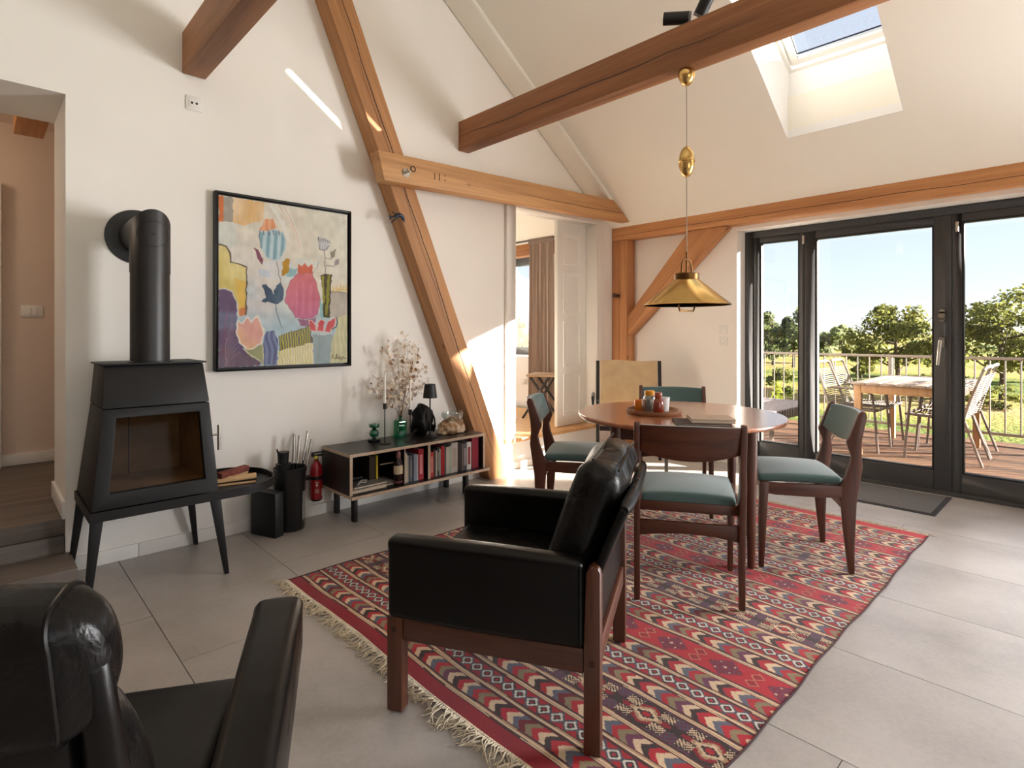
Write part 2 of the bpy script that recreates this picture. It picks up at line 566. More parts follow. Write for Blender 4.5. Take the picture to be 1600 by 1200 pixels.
gable_piece(w, RIDGE, 2.0, 2.3, BY - .2, BY)
w.box(-.8, 2.0, BY - .2, BY, 0, .4)
struct(w.build('wall_back', M['back_wall_dark']))
struct(MB().box(LX - .2, LX, BY - .2, 5.6, 0, roofz(LX) + .04).build('wall_far_left', M['back_wall_dark']))

# sloped ceiling with the roof window opening
SK = dict(x0=3.00, x1=4.29, y0=.885, y1=1.60)
def slab(mb, xa, xb, ya, yb, t=.30):
    mb.hexa([(xa, ya, roofz(xa)), (xb, ya, roofz(xb)), (xb, yb, roofz(xb)), (xa, yb, roofz(xa))],
            [(xa, ya, roofz(xa) + t), (xb, ya, roofz(xb) + t), (xb, yb, roofz(xb) + t), (xa, yb, roofz(xa) + t)])
c_ = MB()
EY = 6.4
slab(c_, RIDGE, SK['x0'], BY - .2, EY)
slab(c_, SK['x1'], WX + .01, BY - .2, EY)
c_.box(WX + .01, OX + .05, BY - .2, EY, 2.30, 2.6)
slab(c_, SK['x0'], SK['x1'], BY - .2, SK['y0'])
slab(c_, SK['x0'], SK['x1'], SK['y1'], EY)
struct(c_.build('ceiling', M['ceiling_white']))
c_ = MB()
slab(c_, LX - .2, RIDGE, BY - .2, EY)
struct(c_.build('ceiling_far_slope', M['ceiling_white']))
# white boxed rafter where slope and gable wall meet
t_ = MB()
xa, xb = RIDGE + .02, 4.66
t_.hexa([(xa, 3.27, roofz(xa) - .045), (xb, 3.27, roofz(xb) - .045), (xb, GY - .002, roofz(xb) - .045), (xa, GY - .002, roofz(xa) - .045)],
        [(xa, 3.27, roofz(xa) - .002), (xb, 3.27, roofz(xb) - .002), (xb, GY - .002, roofz(xb) - .002), (xa, GY - .002, roofz(xa) - .002)])
struct(t_.build('trim_1', M['ceiling_white'], bevel=.02, seg=3))

# ------------------------------------------------------------------ roof window
nrm = Vector((.71, 0, 1)).normalized(); dwn = Vector((1, 0, -.71)).normalized()
OFF = .42
def sk_pt(xc, y, off, h=0):
    # point on the plane parallel to the ceiling at distance off, at the horizontal position xc
    return Vector((xc, y, roofz(xc) + off * math.sqrt(1 + .71 ** 2) + h))
r_ = MB()
y0, y1 = SK['y0'], SK['y1']
yw = .004
xb0 = SK["x1"] + .03            # lower reveal goes straight up
xt0 = 3.50                      # upper reveal runs level-ish to the window
e_ = .004
A = [Vector((SK['x0'] + e_, y0 + e_, roofz(SK['x0'] + e_))), Vector((SK['x1'] - e_, y0 + e_, roofz(SK['x1'] - e_))), Vector((SK['x1'] - e_, y1 - e_, roofz(SK['x1'] - e_))), Vector((SK['x0'] + e_, y1 - e_, roofz(SK['x0'] + e_)))]
B = [sk_pt(xt0, y0 + yw, OFF), sk_pt(xb0, y0 + yw, OFF), sk_pt(xb0, y1 - yw, OFF), sk_pt(xt0, y1 - yw, OFF)]
cen = sum(A, Vector()) / 4
def outw(ps, d):
    c0 = sum(ps, Vector()) / 4
    return [p + Vector((math.copysign(d, p.x - c0.x), math.copysign(d, p.y - c0.y), 0)) for p in ps]
A2, B2 = [Vector((p.x, p.y, roofz(p.x) + .002)) for p in outw(A, .03)], outw(B, .03)
vs = A + B + A2 + B2
fs = []
for i in range(4):
    j = (i + 1) % 4
    fs += [(i, j, j + 4, i + 4), (i + 8, i + 12, j + 12, j + 8), (i + 4, j + 4, j + 12, i + 12), (i, i + 8, j + 8, j)]
r_.add(vs, fs)
win2 = struct(r_.build('window_2', M['reveal_white']))
def ring_on_slope(name, inset, width, off, thick, mat):
    # rectangular frame lying in the roof plane
    o4 = [(xt0, y0 + yw), (xb0, y0 + yw), (xb0, y1 - yw), (xt0, y1 - yw)]
    cs = 1 / math.sqrt(1 + .71 ** 2)
    def inn(k):
        (xa, ya), (xb, yb) = o4[0], o4[2]
        return [(xa + k * cs, ya + k), (xb - k * cs, ya + k), (xb - k * cs, yb - k), (xa + k * cs, yb - k)]
    out, inn_ = inn(inset), inn(inset + width)
    mb = MB()
    lo_o = [sk_pt(x, y, off) for x, y in out]; lo_i = [sk_pt(x, y, off) for x, y in inn_]
    hi_o = [p + nrm * thick for p in lo_o]; hi_i = [p + nrm * thick for p in lo_i]
    vs = lo_o + lo_i + hi_o + hi_i
    fs = []
    for i in range(4):
        j = (i + 1) % 4
        fs += [(i, i + 4, j + 4, j), (i + 8, j + 8, j + 12, i + 12), (i, j, j + 8, i + 8), (i + 4, i + 12, j + 12, j + 4)]
    mb.add(vs, fs)
    return mb.build(name, mat, win2)
ring_on_slope('window_frame', -.02, .045, OFF - .01, .06, M['lacquer_white'])
ring_on_slope('sash', .031, .045, OFF + .004, .05, M['lacquer_white'])
ring_on_slope('seal', .076, .006, OFF + .03, .01, M['gasket_black'])
mb = MB()
cs = 1 / math.sqrt(1 + .71 ** 2)
pp = [sk_pt(xt0 + .07 * cs, y0 + yw + .07, OFF + .035), sk_pt(xb0 - .07 * cs, y0 + yw + .07, OFF + .035), sk_pt(xb0 - .07 * cs, y1 - yw - .07, OFF + .035), sk_pt(xt0 + .07 * cs, y1 - yw - .07, OFF + .035)]
mb.hexa(pp, [p + nrm * .006 for p in pp])
mb.build('pane', M['pane_clear'], win2)
# small sensor box on the lower reveal
pl = MB().box(SK['x1'] + .004, SK['x1'] + .024, 1.42, 1.50, 2.80, 2.88).build('sensor_box', M['lacquer_white'], bevel=.004)
tag(recentre(pl), 'small white square sensor box on the lower reveal of the roof window', 'sensor')

# ------------------------------------------------------------------ baseboards, casings, steps
def board(name, x0, x1, y0, y1, z0, z1, mat='trim_white'):
    return struct(MB().box(x0, x1, y0, y1, z0, z1).build(name, M[mat], bevel=.003))
board('baseboard_left', HALL_R + .004, .62, GY - .015, GY, 0, .07)
board('baseboard_left', .622, DW0 - .11, GY - .015, GY, 0, .07)
board('baseboard_left', 4.64, 4.77, GY - .015, GY, 0, .07)
board('baseboard_right', WX - .015, WX, 2.262, 3.33, 0, .07)
board('baseboard_hall', HALL_R - .014, HALL_R, GY + .002, GY + .54, .262, .35)
board('baseboard_hall', -1.3, .9, 5.186, 5.20, .262, .34, 'trim_white')
board('baseboard_doorway', DW0 - .1, 4.62, GY - .012, GY + .04, 0, .06)
cs_ = MB()
cs_.box(DW0 - .1, DW0 + .012, GY - .02, GY - .001, .262, DWT + .1)
cs_.box(DW0 + .001, DW0 + .012, GY - .001, GY + .165, .262, DWT)
cs_.box(DW1 - .012, DW1 + .1, GY - .02, GY - .001, .262, DWT + .1)
cs_.box(DW1 - .012, DW1 - .001, GY - .001, GY + .165, .262, DWT)
cs_.box(DW0 + .012, DW1 - .012, GY - .02, GY - .001, DWT - .012, DWT + .1)
cs_.box(DW0 + .012, DW1 - .012, GY - .001, GY + .165, DWT - .012, DWT - .001)
struct(cs_.build('trim_2', M['trim_white'], bevel=.004))
cs_ = MB().box(DW0 - .098, DW0 - .07, GY - .026, GY - .019, .262, DWT + .1)
struct(cs_.build('trim_3', M['trim_white'], bevel=.002))
# riser and threshold of the raised bedroom
struct(MB().box(DW0 - .1, DW1 + .1, GY + .002, GY + .6, -.01, .232).build('step_riser', M['trim_white']))
struct(MB().box(DW0 - .1, DW1 + .1, GY - .022, GY + .165, .232, .262).build('door_threshold', M['oak_floor'], bevel=.004))
fb = struct(MB().box(2.6, WX, GY + .16, 6.3, .20, .248).build('floor_bedroom', M['grout']))
pk = MB().box(-.0685, .0685, -.9, .9, 0, .012).mesh('plank'); pk.materials.append(M['oak_floor'])
for i in range(16):
    for j in range(2):
        link('plank', pk, None, fb, (2.68 + .14 * i, GY + 1.07 + 1.802 * j - (.0 if i % 2 else .0), .248))
struct(MB().box(2.5, 2.6, GY + .16, 6.3, 0, 4.0).build('wall_bedroom_left', M['wall_white']))
wb_ = MB(); wb_.box(2.5, 3.3, 6.3, 6.4, 0, 4.6); wb_.box(4.5, OX, 6.3, 6.4, 0, 4.6); wb_.box(3.3, 4.5, 6.3, 6.4, 0, .95); wb_.box(3.3, 4.5, 6.3, 6.4, 2.05, 4.6)
struct(wb_.build('wall_bedroom_back', M['wall_white']))
board('baseboard_bedroom', WX - .015, WX, GY + .17, 6.3, .262, .34)

# ------------------------------------------------------------------ hall behind the opening
struct(MB().box(LX, .9, GY + .03, 5.2, .18, .26).build('floor_hall', M['step_dark'], bevel=.004))
struct(MB().box(-.95, HALL_R - .002, GY + .02, GY + .5, 0, .178).build('step_hall', M['step_dark'], bevel=.004))
struct(MB().box(-.95, HALL_R + .02, GY - .27, GY - .002, 0, .10).build('step_lower', M['step_dark'], bevel=.004))
struct(MB().box(LX - .2, 1.1, 5.2, 5.3, 0, 2.75).build('wall_hall_back', M['hall_paint']))
struct(MB().box(.9, 1.0, GY + .16, 5.2, 0, 2.75).build('wall_hall_side', M['hall_paint']))
struct(MB().box(LX - .2, 1.0, GY + .54, 5.3, 2.62, 2.7).build('ceiling_hall', M['hall_paint']))
hl = bpy.data.lights.new('hall_fill', 'POINT'); hl.energy = 5; hl.color = (1.0, .78, .58); hl.shadow_soft_size = .12  # warm fill light added to the hall, no lamp is seen there
hlo = bpy.data.objects.new('hall_fill', hl); COL.objects.link(hlo); hlo.location = (-.75, 4.5, 2.35)
d3 = MB()
d3.box(-.46, .02, 5.15, 5.19, .262, 2.10)
door3 = struct(d3.build('door_3', plain('door_grey', C(196, 194, 196), .5), bevel=.003))
f3 = MB()
f3.box(.025, .125, 5.14, 5.2, .262, 2.20); f3.box(-.60, .025, 5.14, 5.2, 2.105, 2.20)
f3.build('door_frame', M['trim_white'], door3, bevel=.004)
h3 = MB()
h3.cyl((-.03, 5.15, 1.31), (-.03, 5.135, 1.31), .026, n=20); h3.cyl((-.03, 5.135, 1.31), (-.03, 5.10, 1.31), .010)
h3.tube([(-.03, 5.10, 1.31), (-.08, 5.10, 1.31), (-.16, 5.10, 1.31)], .010)
h3.build('door_handle', M['metal_black'], door3, smooth=True)
k3 = MB(); k3.cyl((-.03, 5.15, 1.20), (-.03, 5.135, 1.20), .026, n=20)
k3.build('key_rosette', M['metal_black'], door3, smooth=True)

# ------------------------------------------------------------------ bedroom door, open into the bedroom
lf = thing('door_2', 'x', 'door', (4.07, GY + .125, .268))
del lf['label']; del lf['category']; lf['kind'] = 'structure'
MB().box(0, .436, 0, .04, 0, 2.0).build('door_leaf', M['lacquer_white'], lf, bevel=.003)
for z0_, z1_ in ((.10, .50), (.58, 1.02), (1.10, 1.50), (1.58, 1.88)):
    pm = MB(); x0_, x1_ = .085, .345
    for w0, w1, s_ in ((0, .018, .007), (.018, .03, .003)):
        pm.box(x0_ + w0, x1_ - w0, -s_, .001, z0_ + w0, z0_ + w1); pm.box(x0_ + w0, x1_ - w0, -s_, .001, z1_ - w1, z1_ - w0)
        pm.box(x0_ + w0, x0_ + w1, -s_, .001, z0_ + w1, z1_ - w1); pm.box(x1_ - w1, x1_ - w0, -s_, .001, z0_ + w1, z1_ - w1)
    pm.build('panel_moulding', M['lacquer_white'], lf)
# ------------------------------------------------------------------ terrace doors (three glazed sections)
FX0, FX1 = 5.08, 5.17
fr = MB()
Y_R = -.26
fr.box(FX0, FX1, 2.19, 2.277, 0, 2.086); fr.box(FX0, FX1, Y_R, Y_R + .07, 0, 2.086)
fr.box(FX0, FX1, Y_R + .07, 2.19, 2.03, 2.086); fr.box(FX0, FX1, Y_R + .07, 2.19, 0, .03)
win1 = struct(fr.build('window_1', M['frame_anthracite'], bevel=.003))
def sash(ya, yb, gl_a, gl_b, zb, zt, hz0=.03, hz1=2.03):
    # ya > yb ; glass between gl_a > gl_b
    mb = MB()
    x0_, x1_ = FX0 + .012, FX1 - .006
    mb.box(x0_, x1_, gl_a, ya, hz0, hz1); mb.box(x0_, x1_, yb, gl_b, hz0, hz1)
    mb.box(x0_, x1_, gl_b, gl_a, zt, hz1); mb.box(x0_, x1_, gl_b, gl_a, hz0, zb)
    s_ = mb.build('sash', M['frame_anthracite'], win1, bevel=.003)
    gk = MB(); t = .012; xa, xb = FX0 + .02, FX1 - .02
    gk.box(xa, xb, gl_a - t, gl_a, zb, zt); gk.box(xa, xb, gl_b, gl_b + t, zb, zt)
    gk.box(xa, xb, gl_b + t, gl_a - t, zt - t, zt); gk.box(xa, xb, gl_b + t, gl_a - t, zb, zb + t)
    gk.build('glazing_bead', M['gasket_black'], s_)
    pn = MB().box(FX0 + .04, FX0 + .052, gl_b + .004, gl_a - .004, zb + .004, zt - .004)
    pn.build('pane', M['pane_clear'], s_)
    return s_
sash(2.188, 1.762, 2.135, 1.80, .20, 1.985)
sB = sash(1.758, .762, 1.672, .866, .17, 1.972)
sC = sash(.758, Y_R + .072, .704, Y_R + .15, .165, 1.975)
# lever handle and lock on the middle sash
hb = MB()
hb.box(FX0 - .008, FX0 + .012, .800, .832, 1.075, 1.145)
hb.cyl((FX0 - .008, .816, 1.115), (FX0 - .05, .816, 1.115), .011, n=14)
hb.tube([(FX0 - .05, .816, 1.122), (FX0 - .054, .818, 1.10), (FX0 - .054, .828, .99), (FX0 - .054, .832, .945)], [.013, .013, .011, .010], n=10)
hb.build('lever_handle', M['metal_steel'], sB, smooth=True)
hb = MB()
hb.cyl((FX0 - .006, .816, 1.33), (FX0 + .012, .816, 1.33), .018, n=20); hb.cyl((FX0 - .006, .816, 1.275), (FX0 + .012, .816, 1.275), .018, n=20)
hb.box(FX0 - .006, FX0 + .012, .798, .834, 1.275, 1.33); hb.cyl((FX0 - .006, .816, 1.30), (FX0 - .02, .816, 1.30), .020, n=18)
hb.build('lock_plate', M['metal_steel'], sB, smooth=True)
hg = MB(); hg.cyl((FX0 - .004, 1.760, 1.93), (FX0 - .004, 1.760, 2.00), .010, n=12)
hg.build('hinge', M['metal_steel'], win1, smooth=True)
hg = MB(); hg.cyl((FX0 - .004, .728, 1.90), (FX0 - .004, .728, 1.97), .010, n=12)
hg.build('hinge', M['metal_steel'], win1, smooth=True)
# sill outside
struct(MB().box(FX1, OX + .03, Y_R, 2.262, -.02, .02).build('door_sill', M['metal_steel']))

# bedroom window, then three unseen windows added for the fill lights
def simple_window(name, axis, a0, a1, z0, z1, p0, mat, split=None, t=.07, side=1):
    mb = MB()
    def bx(a, b, za, zb, d0=0, d1=.08):
        if axis == 'x': mb.box(p0 + d0, p0 + d1, a, b, za, zb)
        else: mb.box(a, b, p0 + d0, p0 + d1, za, zb)
    bx(a0, a0 + t, z0, z1); bx(a1 - t, a1, z0, z1); bx(a0 + t, a1 - t, z1 - t, z1); bx(a0 + t, a1 - t, z0, z0 + t)
    for s_ in (split or []): bx(s_ - t * .6, s_ + t * .6, z0 + t, z1 - t)
    o = struct(mb.build(name, mat, bevel=.003))
    mb = MB()
    if axis == 'x': mb.box(p0 + .035, p0 + .045, a0 + t, a1 - t, z0 + t, z1 - t)
    else: mb.box(a0 + t, a1 - t, p0 + .035, p0 + .045, z0 + t, z1 - t)
    mb.build('pane', M['pane_clear'], o)
    return o
simple_window('window_3', 'x', 4.70, 5.72, .88, 2.19, 5.37, M['frame_anthracite'], t=.10)
simple_window('added_window_6', 'y', 3.3, 4.5, .95, 2.05, 6.25, M['frame_anthracite'])
simple_window('added_window_5', 'x', -2.50, -.70, .10, DT, 5.10, M['frame_anthracite'], split=[-1.6])
simple_window('added_window_4', 'y', -.8, 2.0, .4, 2.3, BY - .12, M['frame_anthracite'], split=[.13, 1.07])

# ------------------------------------------------------------------ old timbers
def crack_wood(name, base_dark, base_light, cracks, knots=True, tone2=None, seed=0.0):
    # pine with drying cracks running along local x; cracks = [(axis, offset, half width, wander)]
    m = wood(name, base_dark, base_light, .6, 0, 9, .5, knots=knots, dark2=C(92, 52, 30))
    nt = m.node_tree; p = nt.nodes['Principled BSDF']
    src = p.inputs['Base Color'].links[0].from_socket
    tc = N(nt, 'ShaderNodeTexCoord')
    sp = N(nt, 'ShaderNodeSeparateXYZ'); nt.links.new(tc.outputs['Object'], sp.inputs[0])
    # slow colour change along the timber
    for ci, (ax, off, hw, wan, xr) in enumerate(cracks):
        cb = N(nt, 'ShaderNodeCombineXYZ'); cb.inputs[1].default_value = seed + ci * 3.1
        nt.links.new(sp.outputs[0], cb.inputs[0])
        nz = N(nt, 'ShaderNodeTexNoise'); nz.inputs['Scale'].default_value = 2.2; nz.inputs['Detail'].default_value = 4
        nt.links.new(cb.outputs[0], nz.inputs['Vector'])
        a = N(nt, 'ShaderNodeMath', operation='MULTIPLY_ADD'); a.inputs[1].default_value = -wan * 2; a.inputs[2].default_value = wan - off
        nt.links.new(nz.outputs['Fac'], a.inputs[0])
        b = N(nt, 'ShaderNodeMath', operation='ADD'); nt.links.new(sp.outputs[ax], b.inputs[0]); nt.links.new(a.outputs[0], b.inputs[1])
        c = N(nt, 'ShaderNodeMath', operation='ABSOLUTE'); nt.links.new(b.outputs[0], c.inputs[0])
        # width fades towards the crack's ends
        mr = N(nt, 'ShaderNodeMapRange'); mr.inputs[1].default_value = xr[0]; mr.inputs[2].default_value = xr[1]; mr.inputs[3].default_value = -1; mr.inputs[4].default_value = 1
        nt.links.new(sp.outputs[0], mr.inputs[0])
        q = N(nt, 'ShaderNodeMath', operation='POWER'); 
        ab = N(nt, 'ShaderNodeMath', operation='ABSOLUTE'); nt.links.new(mr.outputs[0], ab.inputs[0])
        nt.links.new(ab.outputs[0], q.inputs[0]); q.inputs[1].default_value = 3
        om = N(nt, 'ShaderNodeMath', operation='MULTIPLY_ADD'); om.inputs[1].default_value = -hw; om.inputs[2].default_value = hw
        nt.links.new(q.outputs[0], om.inputs[0])
        lt = N(nt, 'ShaderNodeMath', operation='LESS_THAN'); nt.links.new(c.outputs[0], lt.inputs[0]); nt.links.new(om.outputs[0], lt.inputs[1])
        mx = N(nt, 'ShaderNodeMixRGB'); mx.inputs[2].default_value = C(44, 24, 14)
        nt.links.new(lt.outputs[0], mx.inputs[0]); nt.links.new(src, mx.inputs[1])
        src = mx.outputs[0]
    nt.links.new(src, p.inputs['Base Color'])
    return m
def local_timber(name, pts_quad, along, thick_dir, thick, mat, label, bev=.006):
    # timber from a face outline (list of world points) extruded by thick along thick_dir; local x runs along the timber
    X = Vector(along).normalized(); Y = Vector(thick_dir).normalized(); Z = X.cross(Y)
    o0 = sum((Vector(p) for p in pts_quad), Vector()) / len(pts_quad)
    Mx = Matrix((X, Y, Z)).transposed().to_4x4(); Mx.translation = o0
    inv = Mx.inverted()
    pl = [inv @ Vector(p) for p in pts_quad]
    n = len(pl)
    vs = [tuple(p) for p in pl] + [tuple(p + Vector((0, thick, 0))) for p in pl]
    fs = [tuple(range(n)), tuple(range(n, 2 * n))[::-1]] + [(i, i + n, (i + 1) % n + n, (i + 1) % n) for i in range(n)]
    mb = MB().add(vs, fs)
    me = mb.mesh(name)
    bm = bmesh.new(); bm.from_mesh(me); bmesh.ops.recalc_face_normals(bm, faces=bm.faces)
    bmesh.ops.bevel(bm, geom=list(bm.edges), offset=bev, segments=2, affect='EDGES', profile=.5)
    bm.to_mesh(me); bm.free()
    me.polygons.foreach_set('use_smooth', [True] * len(me.polygons)); me.set_sharp_from_angle(angle=R(35))
    o = link(name, me, mat)
    o.matrix_world = Mx
    tag(o, label, 'beam')
    return o
D1, L1 = C(138, 90, 54), C(194, 142, 94)
TB = (BY + .002)
# tie beams running from the gable wall towards the viewer
mt1 = crack_wood('timber_tie_a', C(116, 72, 42), C(168, 114, 70), [(2, .02, .0022, .03, (-3, 3))])
mt2 = crack_wood('timber_tie_b', C(108, 66, 38), C(160, 106, 64), [(2, .012, .0034, .035, (.7, 3.4)), (2, .045, .002, .02, (-2.4, .2))], seed=5)
for xa, xb, mt, lab in ((.826, .945, mt1, 'brown timber tie beam above the wood stove, cut off by the top left edge'),
                        (2.759, 2.863, mt2, 'long brown timber tie beam carrying the brass pendant lamp')):
    local_timber('tie_beam', [(xa, GY - .002, 2.613), (xa, GY - .002, 2.843), (xa, TB, 2.843), (xa, TB, 2.613)], (0, 1, 0), (1, 0, 0), xb - xa, mt, lab)
# diagonal strut on the gable wall
md = crack_wood('timber_strut', D1, L1, [(2, -.012, .004, .022, (-2.2, 2.2)), (2, .01, .0016, .03, (-1.2, 1.6))], seed=9)
dv = Vector((1.604 - 2.98, 0, 3.276)).normalized()
bl, br = Vector((2.98, 3.38, 0.001)), Vector((3.185, 3.38, 0.001))
local_timber('diagonal_strut', [bl, br, br + dv * 4.05, bl + dv * 4.05], dv, (0, 1, 0), GY - .002 - 3.38, md, 'thick diagonal timber strut leaning across the white gable wall')
# collar tie bolted in front of it
mc = crack_wood('timber_collar', C(158, 108, 66), C(210, 160, 108), [(2, -.005, .0024, .018, (-.4, 1.6)), (2, .03, .0012, .012, (.1, 1.1))], seed=14)
col = local_timber('collar_tie', [(1.95, 3.268, 2.183), (4.735, 3.268, 2.283), (4.725, 3.268, 2.295), (4.46, 3.268, 2.46), (1.90, 3.268, 2.372)], (2.785, 0, .1), (0, 1, 0), .108, mc, 'pale horizontal timber bolted across the diagonal strut above the doorway')
# joiner marks cut in the collar tie
im = col.matrix_world.inverted()
plain('mark_dark', C(60, 34, 20), .9)
for x_, z_, w_, h_ in ((2.352, 2.286, .006, .046), (2.392, 2.287, .007, .050), (2.442, 2.306, .009, .009), (2.442, 2.272, .009, .009)):
    p_ = im @ Vector((x_, 3.2675, z_)); MB().box(p_.x - w_ / 2, p_.x + w_ / 2, -.0008, .001, p_.z - h_ / 2, p_.z + h_ / 2).build('carved_mark', M['mark_dark'], col)
p_ = im @ Vector((2.115, 3.268, 2.262))
bo = MB(); bo.cyl((p_.x, .0, p_.z), (p_.x, -.006, p_.z), .030, n=24); bo.cyl((p_.x, -.006, p_.z), (p_.x, -.028, p_.z), .015, n=6)
bo.cyl((p_.x, -.028, p_.z), (p_.x, -.05, p_.z), .008, n=10)
bo.build('bolt', M['metal_steel'], col, smooth=True)
rg = MB(); rg.tube([(p_.x + .038 + .018 * math.cos(t), -.03 , p_.z + .026 + .018 * math.sin(t)) for t in [i * math.pi / 8 for i in range(16)]], .0035, n=6, closed=True)
rg.build('ring', M['metal_black'], col, smooth=True)
# purlin, post and brace on the terrace wall
mp_ = crack_wood('timber_purlin', C(156, 100, 58), C(208, 150, 98), [(2, .022, .0022, .014, (-1.4, 3.8))], seed=21)
local_timber('purlin', [(4.77, GY - .003, 2.122), (4.77, GY - .003, 2.262), (4.77, TB, 2.262), (4.77, TB, 2.122)], (0, 1, 0), (1, 0, 0), .146, mp_, 'orange timber purlin running above the terrace doors')
mpo = crack_wood('timber_post', C(156, 100, 60), C(206, 148, 98), [(2, 0.0, .0016, .016, (-1.1, .9))], seed=31)
local_timber('corner_post', [(4.77, 3.335, 0.001), (4.77, 3.335, 2.120), (4.77, GY - .004, 2.120), (4.77, GY - .004, 0.001)], (0, 0, 1), (1, 0, 0), .147, mpo, 'orange timber post standing in the corner behind the leather chair')
mbr = crack_wood('timber_brace', C(154, 100, 60), C(204, 146, 96), [(2, -.02, .0024, .012, (-.6, .4))], seed=41)
local_timber('knee_brace', [(4.785, 3.333, 1.145), (4.785, 3.333, 1.345), (4.785, 2.66, 2.119), (4.785, 2.30, 2.119)], (0, -.68, .735), (1, 0, 0), .13, mbr, 'slanting timber knee brace between corner post and purlin')
pg = MB(); pg.cyl((4.776, 3.43, 1.552), (4.70, 3.43, 1.556), .017, .019, n=14); pg.cyl((4.70, 3.43, 1.556), (4.69, 3.43, 1.557), .024, n=14)
tag(recentre(pg.build('coat_peg', plain('peg_brown', C(70, 44, 30), .6), smooth=True)), 'short dark wooden peg sticking out of the corner post', 'peg')
# beams seen in the hall and the bedroom
local_timber('hall_beam', [(.165, GY + .545, 2.40), (.165, GY + .545, 2.60), (.165, 4.62, 2.60), (.165, 4.62, 2.40)], (0, 1, 0), (1, 0, 0), .145, M['pine_x'], 'short timber beam under the hall ceiling at the left edge')
local_timber('bedroom_lintel', [(4.78, GY + .18, 2.10), (4.78, GY + .18, 2.24), (4.78, 6.28, 2.24), (4.78, 6.28, 2.10)], (0, 1, 0), (1, 0, 0), .118, M['pine_dark'], 'timber beam above the bedroom window behind the curtain')
# ------------------------------------------------------------------ wood stove
st = thing('wood_stove', 'matte black tapered wood stove with glass door and side bench by the wall', 'stove', (.62, 3.2, 0))
SO = Vector((-.62, -3.2, 0))
def W(p): return Vector(p) + SO
def taper(mb, z0, x0, x1, y0, y1, z1, X0, X1, Y0, Y1):
    mb.hexa([W(p) for p in ((x0, y0, z0), (x1, y0, z0), (x1, y1, z0), (x0, y1, z0))], [W(p) for p in ((X0, Y0, z1), (X1, Y0, z1), (X1, Y1, z1), (X0, Y1, z1))])
up = MB(); taper(up, .842, .403, .832, 3.035, 3.41, 1.028, .417, .822, 3.105, 3.40)
up.build('upper_body', M['stove_black'], st, bevel=.003)
tp = MB(); taper(tp, 1.030, .405, .834, 3.09, 3.41, 1.038, .405, .834, 3.09, 3.41)
tp.build('top_plate', M['stove_black'], st, bevel=.001)
# lower body: open front frame with a lined firebox
zb, zt = .418, .838
B0 = dict(x0=.352, x1=.85, y0=2.95); T0 = dict(x0=.404, x1=.831, y0=3.032)
lo = MB()
def fp(u, v, dy=0):
    # point of the sloping front face; u 0..1 across, v 0..1 up
    xl = B0['x0'] + (T0['x0'] - B0['x0']) * v; xr = B0['x1'] + (T0['x1'] - B0['x1']) * v
    y = B0['y0'] + (T0['y0'] - B0['y0']) * v
    return W((xl + (xr - xl) * u, y + dy, zb + (zt - zb) * v))
u0, u1, v0, v1 = .118, .895, .15, .905
outer = [fp(0, 0), fp(1, 0), fp(1, 1), fp(0, 1)]
inner = [fp(u0, v0), fp(u1, v0), fp(u1 - .005, v1), fp(u0 + .004, v1)]
inn_b = [p + Vector((0, .035, 0)) for p in inner]
back = [W((B0['x0'], 3.42, zb)), W((B0['x1'], 3.42, zb)), W((T0['x1'], 3.41, zt)), W((T0['x0'], 3.41, zt))]
vs = outer + inner + inn_b + back
fs = []
for i in range(4):
    j = (i + 1) % 4
    fs += [(i, j, j + 4, i + 4), (i + 4, j + 4, j + 8, i + 8), (j, i, i + 12, j + 12)]
fs.append((15, 14, 13, 12))
lo.add(vs, fs)
lo.build('firebox_body', M['stove_black'], st, bevel=.0025)
lin = MB()
fb_i = [p + Vector((0, .036, 0)) for p in inner]; cq = sum(fb_i, Vector()) / 4
ff = [cq + (p - cq) * 1.03 for p in fb_i]
bk = [Vector((cq.x + (p.x - cq.x) * .9, .17, p.z)) for p in ff]
lin.add(ff + bk, [(i, i + 4, (i + 1) % 4 + 4, (i + 1) % 4) for i in range(4)] + [(4, 5, 6, 7)])
lin.build('firebox_lining', M['fire_brick'], st)
jn = MB().box(cq.x - .06 - .002, cq.x - .06 + .002, .166, .169, bk[0].z, bk[2].z)
jn.build('lining_joint', M['soot_black'], st)
gl = MB(); gp = [p + Vector((0, .012, 0)) for p in inner]
gl.add(gp + [p + Vector((0, .004, 0)) for p in gp], [(0, 1, 2, 3), (7, 6, 5, 4), (0, 4, 5, 1), (1, 5, 6, 2), (2, 6, 7, 3), (3, 7, 4, 0)])
gl.build('door_glass', M['pane_soot'], st)
hd = MB()
hd.cyl(W((.835, 3.0, .68)), W((.866, 3.0, .68)), .005, n=10); hd.cyl(W((.866, 3.0, .604)), W((.866, 3.0, .726)), .0085, n=12)
hd.build('door_handle', M['metal_steel'], st, smooth=True)
# bench plate with a rounded tray end and raised rim
def bench_outline(inset, z):
    pts = []
    x0_, x1_, ya, yb = .345 + inset, 1.18 - inset, 2.945 + inset, 3.44 - inset
    r = .22 - inset
    pts += [(x0_, yb), (x0_, ya)]
    for i in range(13):
        t = -math.pi / 2 + math.pi / 2 * i / 12
        pts.append((x1_ - r + r * math.cos(t), ya + r + r * math.sin(t)))
    for i in range(13):
        t = math.pi / 2 * i / 12
        pts.append((x1_ - r + r * math.cos(t), yb - r + r * math.sin(t)))
    return [W((x, y, z)) for x, y in pts]
bn = MB()
o0, o1, i1, i0 = bench_outline(0, .372), bench_outline(0, .414), bench_outline(.006, .414), bench_outline(.006, .388)
n = len(o0)
fs = []
for a, b in ((0, 1), (1, 2), (2, 3)):
    fs += [(a * n + i, a * n + (i + 1) % n, b * n + (i + 1) % n, b * n + i) for i in range(n)]
fs += [tuple(range(n))[::-1], tuple(range(3 * n, 4 * n))]
